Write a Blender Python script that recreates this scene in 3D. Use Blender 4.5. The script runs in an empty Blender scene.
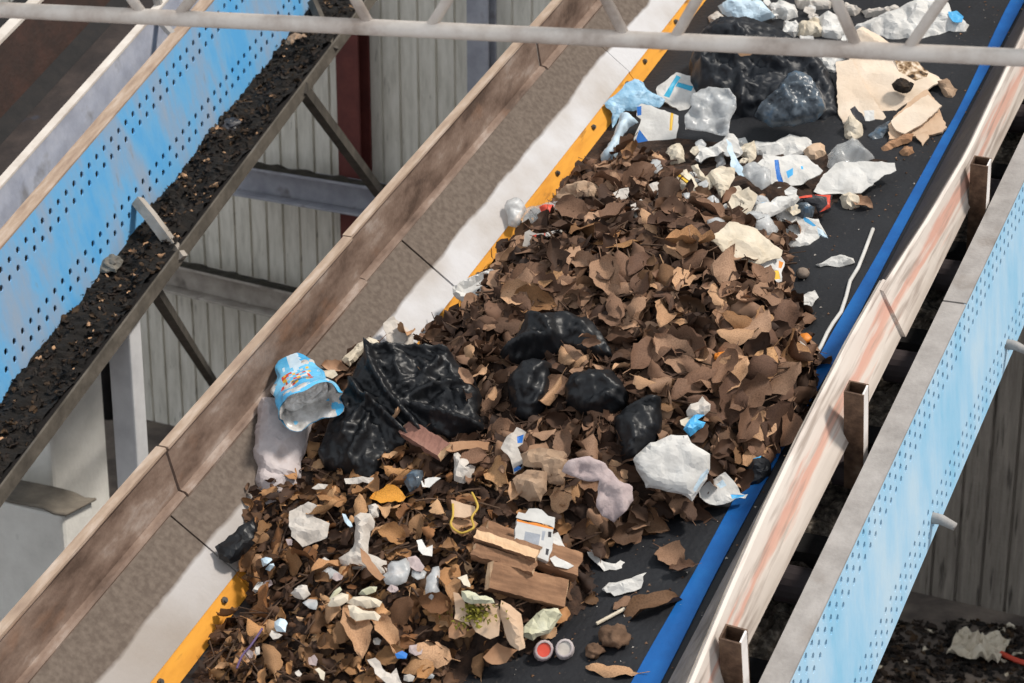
import bpy, math, random
from mathutils import Vector, Matrix, noise
from mathutils.geometry import delaunay_2d_cdt
random.seed(7)
sc = bpy.context.scene
COL = sc.collection
V = Vector
# ------------------------------------------------------------------ camera, light, exposure
FPX, PITCH, CX, CY = 2000.0, math.radians(18.4), 512.0, 341.5
UC = V((0, math.cos(PITCH), -math.sin(PITCH)))                    # world up seen in camera axes (right, up, forward)
BC = V((1730 - CX, CY + 1330, FPX)).normalized()                  # running direction of the main belt in camera axes
def crs(a, b): return V((a.y*b.z - a.z*b.y, a.z*b.x - a.x*b.z, a.x*b.y - a.y*b.x))
XC = crs(UC, BC).normalized()
if XC.x < 0: XC = -XC
YC = (BC - UC*BC.dot(UC)).normalized()
def c2w(c): return V((XC.dot(c), YC.dot(c), UC.dot(c)))
def ray_c(px, py): return V(((px - CX)/FPX, (CY - py)/FPX, 1.0))
O = V((0, 0, 2.6))                                                # a point on the belt, the floor being z = 0
CAM = O - c2w(ray_c(590, 430)*5.9)
def ray(px, py): return c2w(ray_c(px, py))
cam = bpy.data.cameras.new('camera'); camo = bpy.data.objects.new('camera', cam); COL.objects.link(camo)
cam.sensor_width = 36.0; cam.lens = FPX/1024*36.0; cam.clip_start = .05; cam.clip_end = 100
r_, u_, f_ = c2w(V((1, 0, 0))), c2w(V((0, 1, 0))), c2w(V((0, 0, 1)))
camo.matrix_world = Matrix(((r_.x, u_.x, -f_.x, CAM.x), (r_.y, u_.y, -f_.y, CAM.y), (r_.z, u_.z, -f_.z, CAM.z), (0, 0, 0, 1)))
cam.dof.use_dof = True; cam.dof.focus_distance = 5.95; cam.dof.aperture_fstop = 6.3
sc.camera = camo
world = bpy.data.worlds.new('world'); sc.world = world; world.use_nodes = True
wn, wl = world.node_tree.nodes, world.node_tree.links
bg = wn['Background']; bg.inputs[1].default_value = .74
tc = wn.new('ShaderNodeTexCoord'); sp = wn.new('ShaderNodeSeparateXYZ'); wr = wn.new('ShaderNodeValToRGB')
wl.new(tc.outputs['Generated'], sp.inputs[0]); wl.new(sp.outputs['Z'], wr.inputs[0])
wy = wn.new('ShaderNodeMapRange'); wl.new(sp.outputs['Y'], wy.inputs[0])   # the open side lies behind the camera, a dim hall ahead
wy.inputs[1].default_value = .5; wy.inputs[2].default_value = -.7; wy.inputs[3].default_value = .62; wy.inputs[4].default_value = 1.25
wm = wn.new('ShaderNodeVectorMath'); wm.operation = 'SCALE'; wl.new(wr.outputs[0], wm.inputs[0]); wl.new(wy.outputs[0], wm.inputs['Scale']); wl.new(wm.outputs[0], bg.inputs[0])
wr.color_ramp.elements[0].position = 0.0; wr.color_ramp.elements[0].color = (.74, .76, .80, 1)
wr.color_ramp.elements[1].position = .75; wr.color_ramp.elements[1].color = (.86, .93, 1.0, 1)
sun = bpy.data.lights.new('sun', 'SUN'); suno = bpy.data.objects.new('sun', sun); COL.objects.link(suno)
sun.energy = 3.5; sun.angle = math.radians(9); sun.color = (1.0, .93, .84)
SUN_DIR = V((.52, .16, .84)).normalized()                         # towards the sun
suno.rotation_euler = SUN_DIR.to_track_quat('Z', 'Y').to_euler(); suno.location = (6, 4, 9)
sc.view_settings.view_transform = 'Standard'; sc.view_settings.look = 'None'
sc.view_settings.gamma = 1.0; sc.view_settings.use_curve_mapping = False
sc.view_settings.exposure = 0.1
sc.cycles.use_denoising = True

# ------------------------------------------------------------------ frames: belt coordinates <-> world
class Frame:
    def __init__(s, o, ex, ev):
        s.o, s.x, s.v = o, ex, ev; s.n = ex.cross(ev).normalized()
        s.m = Matrix(((s.x.x, s.v.x, s.n.x, o.x), (s.x.y, s.v.y, s.n.y, o.y), (s.x.z, s.v.z, s.n.z, o.z), (0, 0, 0, 1)))
        s.mi = s.m.inverted()
    def w(s, x, v, n): return s.o + s.x*x + s.v*v + s.n*n
    def on(s, px, py, h=0.0):
        d = ray(px, py); t = (s.o + s.n*h - CAM).dot(s.n)/d.dot(s.n); return s.mi @ (CAM + d*t)
    def onx(s, px, py, x=0.0):
        d = ray(px, py); t = (s.o + s.x*x - CAM).dot(s.x)/d.dot(s.x); return s.mi @ (CAM + d*t)
MF = Frame(O, V((1, 0, 0)), c2w(BC))
B2 = V((1417 - CX, CY + 1400, FPX)).normalized()
X2 = crs(UC, B2).normalized()
if X2.x < 0: X2 = -X2
LF = Frame(CAM + ray(115, 114)*8.2, c2w(X2), c2w(B2))

# ------------------------------------------------------------------ materials
def lin(h):
    h = h.lstrip('#'); c = [int(h[i:i+2], 16)/255 for i in (0, 2, 4)]
    return tuple(x/12.92 if x <= .04045 else ((x+.055)/1.055)**2.4 for x in c) + (1,)
def newmat(name):
    m = bpy.data.materials.new(name); m.use_nodes = True
    return m, m.node_tree.nodes, m.node_tree.links, m.node_tree.nodes['Principled BSDF']
def pm(name, cols, scale=8, rough=.7, bump=.2, bscale=None, metal=0, stretch=(1, 1, 1), detail=8, lo=.3, hi=.7, speck=None, spec=.4, trans=0, alpha=1, stain=None, coat=0):
    """noise -> ramp over the colours cols; optional specks and stains; bump"""
    m, N, L, P = newmat(name)
    t = N.new('ShaderNodeTexCoord'); mp = N.new('ShaderNodeMapping'); mp.inputs['Scale'].default_value = stretch
    L.new(t.outputs['Object'], mp.inputs[0])
    n = N.new('ShaderNodeTexNoise'); n.inputs['Scale'].default_value = scale; n.inputs['Detail'].default_value = detail; n.inputs['Roughness'].default_value = .62
    L.new(mp.outputs[0], n.inputs['Vector'])
    r = N.new('ShaderNodeValToRGB'); e = r.color_ramp.elements
    while len(e) < len(cols): e.new(.5)
    for i, c in enumerate(cols):
        e[i].position = lo + (hi - lo)*i/max(1, len(cols) - 1); e[i].color = lin(c)
    L.new(n.outputs['Fac'], r.inputs[0]); out = r.outputs[0]
    for k, (colr, sc_, th, amt) in enumerate(([stain] if stain else []) + ([speck] if speck else [])):
        n2 = N.new('ShaderNodeTexNoise'); n2.inputs['Scale'].default_value = sc_; n2.inputs['Detail'].default_value = 4
        L.new(mp.outputs[0] if (stain and k == 0) else t.outputs['Object'], n2.inputs['Vector'])
        q = N.new('ShaderNodeMapRange'); q.inputs[1].default_value = th; q.inputs[2].default_value = th + .12; q.inputs[4].default_value = amt
        L.new(n2.outputs['Fac'], q.inputs[0])
        mx = N.new('ShaderNodeMixRGB'); L.new(q.outputs[0], mx.inputs[0]); L.new(out, mx.inputs[1]); mx.inputs[2].default_value = lin(colr); out = mx.outputs[0]
    L.new(out, P.inputs['Base Color'])
    P.inputs['Roughness'].default_value = rough; P.inputs['Metallic'].default_value = metal; P.inputs['Specular IOR Level'].default_value = spec
    P.inputs['Transmission Weight'].default_value = trans; P.inputs['Alpha'].default_value = alpha; P.inputs['Coat Weight'].default_value = coat
    if bump:
        nb = N.new('ShaderNodeTexNoise'); nb.inputs['Scale'].default_value = bscale or scale*6; nb.inputs['Detail'].default_value = 6
        L.new(t.outputs['Object'], nb.inputs['Vector'])
        b = N.new('ShaderNodeBump'); b.inputs['Strength'].default_value = bump; b.inputs['Distance'].default_value = .01
        L.new(nb.outputs['Fac'], b.inputs['Height']); L.new(b.outputs[0], P.inputs['Normal'])
    return m
M = {}
M['belt'] = pm('belt_rubber', ['#17181b', '#1d1e22', '#232529'], 5, .55, .25, 60, speck=('#6d6259', 55, .66, .6))
M['blue_edge'] = pm('blue_rubber', ['#0a4c8c', '#0e589e', '#1463a8'], 6, .5, .15, 40, stain=('#16324f', 9, .68, .5))
M['yellow'] = pm('yellow_steel', ['#c9852b', '#dd9a36', '#e6a43c'], 6, .55, .1, 40, stain=('#6b4322', 9, .60, .8), stretch=(3, .8, 3))
M['rust'] = pm('rusty_steel', ['#55443a', '#735f53', '#877366', '#a5968c'], 4.5, .7, .3, 50, stretch=(2, .9, 2), stain=('#8d6448', 5, .60, .4), speck=('#4b3a30', 9, .60, .55), spec=.35, lo=.34, hi=.66)
M['pale_rust'] = pm('worn_pale_steel', ['#8d7768', '#a8927f', '#c1b0a2'], 9, .6, .2, 60, stretch=(3, .7, 3), spec=.4)
M['dark_rust'] = pm('dark_rusty_steel', ['#221b19', '#33241f', '#432c25'], 6, .75, .3, 50)
M['tube'] = pm('rusty_tube', ['#2b211b', '#4b372a', '#6e5644', '#8c7866'], 16, .6, .3, 80, lo=.25, hi=.75)
M['tube_pale'] = pm('white_steel', ['#ddd6d1', '#ece6e2', '#f4f0ed'], 9, .5, .15, 50)  # for the right wall of each tube only, whiter than the other three
M['galv'] = pm('galvanised_steel', ['#8b8784', '#9b9794', '#a9a5a2'], 14, .6, .2, 90, spec=.4, stain=('#756a60', 6, .6, .5))
M['pipe_white'] = pm('cream_painted_steel', ['#b9ada2', '#cfc6bd', '#ded7cf'], 8, .5, .15, 40)
M['lavender'] = pm('grey_painted_steel', ['#9a9daa', '#adb0bc', '#bdbfc9'], 8, .5, .12, 40, stain=('#6d675f', 7, .6, .6))
M['post'] = pm('pale_grey_post_paint', ['#b9b9bb', '#cacacb', '#d6d6d6'], 5, .6, .1, 40, stain=('#8b8680', 6, .66, .5))
M['black'] = pm('black_grime', ['#0d0c0d', '#171516', '#201c1b'], 12, .8, .3, 60)
M['roller'] = pm('roller_rubber', ['#2a2426', '#3a3234', '#463c3d'], 8, .6, .15, 40)
M['gravel'] = pm('dusty_grit', ['#36312c', '#71675c', '#aea294'], 42, .95, .9, 60, lo=.35, hi=.72)
M['concrete'] = pm('whitewashed_concrete', ['#cfcec8', '#dedcd6', '#e8e7e1'], 5, .85, .2, 40, stain=('#7b766c', 5, .66, .6))
M['concrete_dark'] = pm('grimy_concrete', ['#56524c', '#6c675f', '#857f75'], 5, .9, .3, 40)
M['flap'] = pm('dusty_rubber_sheet', ['#5b554d', '#736c62', '#898175'], 7, .85, .3, 40)
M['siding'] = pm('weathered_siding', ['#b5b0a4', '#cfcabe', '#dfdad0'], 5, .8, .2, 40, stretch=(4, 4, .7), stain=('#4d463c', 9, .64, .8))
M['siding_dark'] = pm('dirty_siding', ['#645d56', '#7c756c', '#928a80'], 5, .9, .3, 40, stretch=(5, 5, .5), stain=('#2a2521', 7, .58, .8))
M['floor'] = pm('dirty_floor', ['#383230', '#544b45', '#6e635a', '#8a7e72'], 3, .95, .6, 30, lo=.3, hi=.75)
M['beam'] = pm('grey_beam_paint', ['#84858e', '#9899a1', '#a8a8af'], 6, .7, .2, 40, stain=('#4c443e', 6, .58, .7))
M['beam_brown'] = pm('dusty_beam_paint', ['#8a8279', '#a39b92', '#b6aea5'], 8, .75, .3, 40, stain=('#4c443e', 6, .58, .7))
M['grime'] = pm('grime_crust', ['#1c1a15', '#2a261e', '#37322a'], 20, .95, .8, 60)
M['lip'] = pm('grimy_lip_paint', ['#46413b', '#5d574f', '#716a61'], 8, .75, .3, 40)
M['oxide'] = pm('red_oxide_paint', ['#4a221f', '#5c2b26', '#6b352e'], 5, .75, .2, 40)
M['brace'] = pm('dark_brace_paint', ['#393530', '#4d4842', '#625c54'], 8, .8, .2, 40)
M['truss'] = pm('chipped_cream_paint', ['#9c8c80', '#c0b3a8', '#d3c9bf', '#dcd3ca'], 9, .55, .15, 50, stain=('#7c5547', 10, .66, .7))
M['bolt'] = pm('zinc_bolt', ['#4c4c4c', '#7a7a78'], 30, .4, .1, 60, metal=.7)
def blue_panel(name, cols, stain):
    return pm(name, cols, 2.2, .5, .08, 40, stretch=(3, 2.4, .8), stain=stain, detail=6, lo=.35, hi=.66, spec=.4)
M['panel_left'] = blue_panel('sky_blue_paint', ['#62b4f0', '#77baec', '#8fb4d8', '#9db3cc'], ('#8e8d8f', 8, .66, .7))
M['panel_right'] = blue_panel('pale_blue_paint', ['#93cdee', '#a5d4f2', '#b5daf3', '#c2dff2'], ('#8e9398', 14, .74, .6))
# the liner: brown rubber above, worn white paint below, ragged border
def liner_mat():
    m, N, L, P = newmat('worn_rubber_liner')
    t = N.new('ShaderNodeTexCoord'); s = N.new('ShaderNodeSeparateXYZ'); L.new(t.outputs['Object'], s.inputs[0])
    n = N.new('ShaderNodeTexNoise'); n.inputs['Scale'].default_value = 5; n.inputs['Detail'].default_value = 8; L.new(t.outputs['Object'], n.inputs['Vector'])
    a = N.new('ShaderNodeMath'); a.operation = 'MULTIPLY_ADD'; a.inputs[1].default_value = .035; L.new(n.outputs['Fac'], a.inputs[0]); L.new(s.outputs['X'], a.inputs[2])
    mr = N.new('ShaderNodeMapRange'); mr.inputs[1].default_value = -.738; mr.inputs[2].default_value = -.729; L.new(a.outputs[0], mr.inputs[0])
    g = N.new('ShaderNodeTexNoise'); g.inputs['Scale'].default_value = 60; g.inputs['Detail'].default_value = 6; L.new(t.outputs['Object'], g.inputs['Vector'])
    r1 = N.new('ShaderNodeValToRGB'); r1.color_ramp.elements[0].color = lin('#594d44'); r1.color_ramp.elements[1].color = lin('#6d6157')
    r1.color_ramp.elements[0].position = .35; r1.color_ramp.elements[1].position = .68; L.new(g.outputs['Fac'], r1.inputs[0])
    g2 = N.new('ShaderNodeTexNoise'); g2.inputs['Scale'].default_value = 3; g2.inputs['Detail'].default_value = 9; L.new(t.outputs['Object'], g2.inputs['Vector'])
    r2 = N.new('ShaderNodeValToRGB'); r2.color_ramp.elements[0].color = lin('#aaa29b'); r2.color_ramp.elements[1].color = lin('#c6c5c7')
    r2.color_ramp.elements[0].position = .35; r2.color_ramp.elements[1].position = .6; L.new(g2.outputs['Fac'], r2.inputs[0])
    mx = N.new('ShaderNodeMixRGB'); L.new(mr.outputs[0], mx.inputs[0]); L.new(r1.outputs[0], mx.inputs[1]); dy = N.new('ShaderNodeMath'); dy.operation = 'MULTIPLY_ADD'; dy.inputs[1].default_value = 1.6; L.new(g2.outputs['Fac'], dy.inputs[0]); L.new(s.outputs['Y'], dy.inputs[2])
    dm = N.new('ShaderNodeMapRange'); dm.inputs[1].default_value = -.5; dm.inputs[2].default_value = 1.0; dm.inputs[3].default_value = .75; dm.inputs[4].default_value = 0; L.new(dy.outputs[0], dm.inputs[0])
    dx = N.new('ShaderNodeMixRGB'); dx.inputs[2].default_value = lin('#8f857c'); L.new(dm.outputs[0], dx.inputs[0]); L.new(r2.outputs[0], dx.inputs[1]); L.new(dx.outputs[0], mx.inputs[2])
    L.new(mx.outputs[0], P.inputs['Base Color']); P.inputs['Roughness'].default_value = .85
    b = N.new('ShaderNodeBump'); b.inputs['Strength'].default_value = .3; b.inputs['Distance'].default_value = .006; L.new(g.outputs['Fac'], b.inputs['Height']); L.new(b.outputs[0], P.inputs['Normal'])
    return m
M['liner'] = liner_mat()
# the outer plate on the right: pale paint with a long salmon rubbed streak
def plate_mat():
    m, N, L, P = newmat('worn_salmon_and_cream_paint')
    t = N.new('ShaderNodeTexCoord'); s = N.new('ShaderNodeSeparateXYZ'); L.new(t.outputs['Object'], s.inputs[0])
    mp = N.new('ShaderNodeMapping'); mp.inputs['Scale'].default_value = (14, 1.1, 14); L.new(t.outputs['Object'], mp.inputs[0])
    n = N.new('ShaderNodeTexNoise'); n.inputs['Scale'].default_value = 2.2; n.inputs['Detail'].default_value = 9; L.new(mp.outputs[0], n.inputs['Vector'])
    a = N.new('ShaderNodeMath'); a.operation = 'MULTIPLY_ADD'; a.inputs[1].default_value = .13; L.new(n.outputs['Fac'], a.inputs[0]); L.new(s.outputs['Z'], a.inputs[2])
    r = N.new('ShaderNodeValToRGB'); e = r.color_ramp.elements
    stops = [(0, '#a89a8f'), (.11, '#b9ada2'), (.168, '#d3c8be'), (.186, '#cfa593'), (.212, '#cb9d8c'), (.228, '#d0c3b9'), (.27, '#d6ccc3'), (.4, '#d2c7bd')]
    while len(e) < len(stops): e.new(.5)
    for i, (p, c) in enumerate(stops): e[i].position = p; e[i].color = lin(c)
    L.new(a.outputs[0], r.inputs[0])
    n2 = N.new('ShaderNodeTexNoise'); n2.inputs['Scale'].default_value = 3.0; n2.inputs['Detail'].default_value = 8; L.new(mp.outputs[0], n2.inputs['Vector'])
    q = N.new('ShaderNodeMapRange'); q.inputs[1].default_value = .50; q.inputs[2].default_value = .66; q.inputs[4].default_value = .75; L.new(n2.outputs['Fac'], q.inputs[0])
    mx = N.new('ShaderNodeMixRGB'); mx.inputs[2].default_value = lin('#95857a'); L.new(q.outputs[0], mx.inputs[0]); L.new(r.outputs[0], mx.inputs[1])
    L.new(mx.outputs[0], P.inputs['Base Color']); P.inputs['Roughness'].default_value = .55
    return m
M['plate'] = plate_mat()
def leaf_mat(name, cols, rough=.75):
    m, N, L, P = newmat(name)
    g = N.new('ShaderNodeNewGeometry'); oi = N.new('ShaderNodeObjectInfo')
    ad = N.new('ShaderNodeMath'); ad.operation = 'ADD'; L.new(g.outputs['Random Per Island'], ad.inputs[0]); L.new(oi.outputs['Random'], ad.inputs[1])
    fr = N.new('ShaderNodeMath'); fr.operation = 'FRACT'; L.new(ad.outputs[0], fr.inputs[0])
    r = N.new('ShaderNodeValToRGB'); e = r.color_ramp.elements
    while len(e) < len(cols): e.new(.5)
    for i, c in enumerate(cols): e[i].position = i/(len(cols) - 1); e[i].color = lin(c)
    L.new(fr.outputs[0], r.inputs[0])
    t = N.new('ShaderNodeTexCoord'); n = N.new('ShaderNodeTexNoise'); n.inputs['Scale'].default_value = 35; n.inputs['Detail'].default_value = 6
    L.new(t.outputs['Object'], n.inputs['Vector'])
    r2 = N.new('ShaderNodeValToRGB'); r2.color_ramp.elements[0].color = (.76, .73, .70, 1); r2.color_ramp.elements[1].color = (1.1, 1.08, 1.05, 1)
    r2.color_ramp.elements[0].position = .35; r2.color_ramp.elements[1].position = .6; L.new(n.outputs['Fac'], r2.inputs[0])
    mx = N.new('ShaderNodeMixRGB'); mx.blend_type = 'MULTIPLY'; mx.inputs[0].default_value = 1; L.new(r.outputs[0], mx.inputs[1]); L.new(r2.outputs[0], mx.inputs[2])
    L.new(mx.outputs[0], P.inputs['Base Color']); P.inputs['Roughness'].default_value = rough; P.inputs['Specular IOR Level'].default_value = .3
    b = N.new('ShaderNodeBump'); b.inputs['Strength'].default_value = .25; b.inputs['Distance'].default_value = .004; L.new(n.outputs['Fac'], b.inputs['Height']); L.new(b.outputs[0], P.inputs['Normal'])
    return m
M['leaf'] = leaf_mat('dry_leaf_brown', ['#3e2d24', '#7d5f4c', '#5a4235', '#987860', '#6b5141', '#b08e74', '#493429', '#876853', '#3a2a22', '#72563f'])
M['leaf_warm'] = leaf_mat('warm_leaf_shreds', ['#6b4629', '#a67b53', '#3a2619', '#8a5f3c', '#c4996f', '#4f3522', '#b38659', '#2b1d14', '#94704f', '#d0aa84'])  # warm sun on the lower heap put into the colours, lit tans to darks
M['leaf_under'] = leaf_mat('shaded_leaf_brown', ['#2a1d16', '#3c2a20', '#523b2d', '#31221a', '#664c3b', '#45311f'])  # shade of the gaps put into the colour of the under leaves
M['leaf_tan'] = leaf_mat('tan_leaf', ['#ab8665', '#bd9878', '#a58264'])
M['leaf_orange'] = leaf_mat('orange_leaf', ['#c58a35', '#cc933c'])
M['chaff_bed'] = pm('black_debris_bed', ['#0c0a08', '#171310', '#2a221b'], 30, .95, .9, 60, lo=.3, hi=.75)
M['mulch'] = pm('dark_mulch', ['#1d1511', '#32241c', '#4a362a'], 26, .95, .9, 50, lo=.3, hi=.7)
M['chaff'] = leaf_mat('dark_chaff', ['#0f0c0a', '#1d1612', '#2b2019', '#15100d', '#4a3826', '#1a1410', '#2e2a26'])
M['twig'] = pm('twig_bark', ['#33251c', '#4d392b', '#66503e'], 20, .85, .3)
def bagmat(name, a, b, rough=.46):
    m = pm(name, [a, b], 8, rough, 1.0, 13, spec=.42, coat=0)
    for n in m.node_tree.nodes:
        if n.type == 'TEX_NOISE' and n.outputs['Fac'].links and n.outputs['Fac'].links[0].to_node.type == 'BUMP':
            n.noise_type = 'RIDGED_MULTIFRACTAL'; n.inputs['Detail'].default_value = 5; n.inputs['Distortion'].default_value = .6
        if n.type == 'BUMP': n.inputs['Distance'].default_value = .012
    return m
M['bag'] = bagmat('black_plastic_film', '#0c0d10', '#17191d')
M['bag_navy'] = bagmat('dark_plastic_film', '#14171c', '#22262d', .5)
M['bag_grey'] = pm('smoky_plastic_film', ['#1b2026', '#343d46', '#59636c', '#3d627f'], 14, .3, .5, 26, spec=.5)
M['white'] = pm('white_paper', ['#b9b7b3', '#cbc9c5', '#d5d4d1'], 10, .75, .25, 40)
M['white_dirty'] = pm('soiled_white_paper', ['#a59c93', '#bdb5ac', '#cbc5be'], 12, .8, .3, 40, stain=('#7d6a58', 14, .62, .7))
M['cream'] = pm('cream_paper', ['#bbae99', '#cbbfab', '#d6ccba'], 12, .75, .25, 40, stain=('#a98d66', 14, .66, .6))
M['film'] = pm('cloudy_film', ['#b0b2b3', '#c6c8c9', '#dde0e2'], 16, .3, .6, 30, trans=.0, alpha=.6, spec=.6)
M['clear_film'] = pm('clear_film', ['#a9abab', '#c4c6c6', '#e0e0e0'], 18, .2, .6, 30, alpha=.4, spec=.7)
M['pale_blue'] = pm('pale_blue_plastic', ['#a8bfd0', '#bfd3e0', '#cfdee8'], 12, .5, .25, 40)
M['denim'] = pm('speckled_pale_blue_plastic', ['#6f9fc0', '#94bcd6', '#b5d2e4'], 22, .5, .3, 50, stain=('#3d7299', 24, .58, .8))
M['sky'] = pm('sky_blue_plastic', ['#3f9dd6', '#58b0e2'], 10, .45, .2)
M['teal'] = pm('teal_print', ['#2a9ac0', '#38a7ca'], 10, .5, .1)
M['navy'] = pm('royal_blue_print', ['#1c5fae', '#2a74c2'], 10, .5, .1)
M['yellow_print'] = pm('yellow_print', ['#d9a92e', '#e4b93e'], 10, .5, .1)
M['orange'] = pm('orange_print', ['#d97f2a', '#e08d36'], 10, .5, .1)
M['red'] = pm('red_print', ['#c4402f', '#d1503a'], 10, .5, .1)
M['darkp'] = pm('dark_print', ['#2b2a2d', '#3b3a3e'], 10, .5, .1)
M['grey_print'] = pm('grey_print', ['#8f949c', '#a4a8b0'], 40, .6, .1)
M['card'] = pm('cardboard', ['#b59478', '#c7a98d', '#d5bba1'], 6, .85, .2, 60, stain=('#8d6b50', 5, .64, .6))
M['card_pale'] = pm('pale_cardboard', ['#cdb79f', '#dac7b2', '#e2d3c1'], 5, .85, .2, 60, stain=('#a5876b', 5, .66, .7))
M['card_dark'] = pm('damp_cardboard', ['#8a6448', '#a27a5b', '#b38b6b'], 8, .85, .25, 60)
M['kraft'] = pm('crumpled_brown_paper', ['#7e6653', '#9a8069', '#b0967e'], 10, .85, .3, 40)
M['mould'] = pm('black_mould', ['#14110f', '#2b221b', '#4d3c2b'], 40, .9, .8, 60)
M['pinkgrey'] = pm('soiled_pink_cloth', ['#978788', '#ad9d9c', '#bbadab'], 14, .85, .4, 60, stain=('#7d6768', 16, .6, .6))
M['greypaper'] = pm('damp_grey_paper', ['#9a9090', '#b3a9a8', '#c4bbb9'], 7, .75, .25, 40, stain=('#8a7163', 9, .58, .6))
M['silver'] = pm('foil', ['#8b8884', '#d2cfcb', '#f2f0ee'], 16, .35, .9, 30, metal=.25)
M['crisp'] = pm('glossy_blue_foil', ['#2f9bd6', '#5cb8e6', '#8fd0ee'], 7, .25, .35, 26, spec=.6)
M['wood'] = pm('rough_brown_wood', ['#644834', '#836148', '#a07a5c'], 7, .85, .35, 60, stretch=(1, 6, 6))
M['wood_pale'] = pm('fresh_split_wood', ['#c59d78', '#d6b28d', '#dfc09d'], 7, .8, .25, 60, stretch=(1, 6, 6))
M['wood_red'] = pm('reddish_wood', ['#735046', '#8f675a', '#a27c6d'], 7, .85, .3, 60)
M['moss'] = pm('moss', ['#4e4a1c', '#767026', '#a39a3a'], 40, .95, .8, 60)
M['greenish'] = pm('greenish_paper', ['#a9a78c', '#bfbda3', '#cfceb9'], 16, .8, .4, 40)
M['purple'] = pm('purple_cord', ['#4f3f62', '#645079'], 10, .6, .1)
M['gold'] = pm('yellow_cord', ['#a98a35', '#c6a648'], 20, .6, .2)
M['clod'] = pm('earthy_clod', ['#4a3729', '#634c3b', '#7d624e'], 20, .95, .6, 50)
M['stone'] = pm('pebble', ['#77685b', '#93857a'], 14, .85, .3)

# ------------------------------------------------------------------ mesh helpers
def mesh_obj(name, verts, faces, mats, parent=None, mat_idx=None, smooth=False, loc=None, matrix=None):
    me = bpy.data.meshes.new(name); me.from_pydata([tuple(v) for v in verts], [], faces)
    for m in (mats if isinstance(mats, (list, tuple)) else [mats]): me.materials.append(m)
    if mat_idx: me.polygons.foreach_set('material_index', mat_idx)
    if smooth: me.polygons.foreach_set('use_smooth', [True]*len(me.polygons))
    me.update()
    o = bpy.data.objects.new(name, me); COL.objects.link(o)
    if parent: o.parent = parent
    if loc is not None: o.location = loc
    if matrix is not None: o.matrix_world = matrix
    return o
def tag(o, label=None, cat=None, group=None, kind=None):
    if label: o['label'] = label
    if cat: o['category'] = cat
    if group: o['group'] = group
    if kind: o['kind'] = kind
    return o
def empty(name, matrix, label, cat, group=None):
    o = bpy.data.objects.new(name, None); COL.objects.link(o); o.matrix_world = matrix; o.empty_display_size = .1
    return tag(o, label, cat, group)
class MB:
    def __init__(s): s.v, s.f, s.mi = [], [], []
    def add(s, vs, fs, mi=0):
        b = len(s.v); s.v += [V(v) for v in vs]; s.f += [tuple(i + b for i in f) for f in fs]; s.mi += [mi]*len(fs); return s
    def box(s, x0, x1, y0, y1, z0, z1, mi=0):
        return s.add([(x, y, z) for z in (z0, z1) for y in (y0, y1) for x in (x0, x1)],
                     [(0, 2, 3, 1), (4, 5, 7, 6), (0, 1, 5, 4), (2, 6, 7, 3), (0, 4, 6, 2), (1, 3, 7, 5)], mi)
    def prism(s, prof, ys, mi=0, shift=None, cap=True):
        """closed profile [(x, z)] (or a function of y) swept along y through the stations ys"""
        n = None; vs = []
        for y in ys:
            p = prof(y) if callable(prof) else prof; n = len(p); vs += [(x, y, z) for x, z in p]
        fs = [(k*n + i, k*n + (i + 1) % n, (k + 1)*n + (i + 1) % n, (k + 1)*n + i) for k in range(len(ys) - 1) for i in range(n)]
        if cap: fs += [tuple(range(n))[::-1], tuple(range((len(ys) - 1)*n, len(ys)*n))]
        return s.add(vs, fs, mi)
    def tube(s, pts, rad, seg=8, mi=0, cap=True, r1=None):
        pts = [V(p) for p in pts]; vs = []; prev = None; N = len(pts)
        for i, p in enumerate(pts):
            d = (pts[min(i + 1, N - 1)] - pts[max(i - 1, 0)]).normalized()
            if prev is None: a = d.cross(V((0, 0, 1)) if abs(d.z) < .9 else V((1, 0, 0))).normalized()
            else: a = (prev - d*prev.dot(d)).normalized()
            prev = a; b = d.cross(a); r = rad if r1 is None else rad + (r1 - rad)*i/(N - 1)
            vs += [p + (a*math.cos(2*math.pi*k/seg) + b*math.sin(2*math.pi*k/seg))*r for k in range(seg)]
        fs = [(i*seg + k, i*seg + (k + 1) % seg, (i + 1)*seg + (k + 1) % seg, (i + 1)*seg + k) for i in range(N - 1) for k in range(seg)]
        if cap: fs += [tuple(range(seg))[::-1], tuple(range((N - 1)*seg, N*seg))]
        return s.add(vs, fs, mi)
    def build(s, name, mats, parent=None, smooth=False, loc=None, matrix=None, bevel=0):
        o = mesh_obj(name, s.v, s.f, mats, parent, s.mi, smooth, loc, matrix)
        if bevel:
            b = o.modifiers.new('bevel', 'BEVEL'); b.width = bevel; b.segments = 2; b.limit_method = 'ANGLE'
        return o
def frange(a, b, n): return [a + (b - a)*i/(n - 1) for i in range(n)]
def lin_tab(tab, t):
    if t <= tab[0][0]: return tab[0][1]
    for (a, x), (b, y) in zip(tab, tab[1:]):
        if t <= b: return x + (y - x)*(t - a)/(b - a)
    return tab[-1][1]
def lerp_tab(tab, t):
    if t <= tab[0][0]: return tab[0][1]
    for (a, x), (b, y) in zip(tab, tab[1:]):
        if t <= b:
            q = (t - a)/(b - a); q = q*q*(3 - 2*q); return x + (y - x)*q
    return tab[-1][1]
def sstep(a, b, x):
    t = max(0., min(1., (x - a)/(b - a))); return t*t*(3 - 2*t)
def inpoly(x, y, P):
    c = False; n = len(P)
    for i in range(n):
        a, b = P[i], P[i - 1]
        if (a[1] > y) != (b[1] > y) and x < (b[0] - a[0])*(y - a[1])/(b[1] - a[1]) + a[0]: c = not c
    return c
def segdist(p, a, b):
    ax, ay = a[0], a[1]; dx, dy = b[0] - ax, b[1] - ay; l = dx*dx + dy*dy
    t = 0 if l == 0 else max(0, min(1, ((p[0] - ax)*dx + (p[1] - ay)*dy)/l))
    return math.hypot(p[0] - ax - t*dx, p[1] - ay - t*dy)

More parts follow.
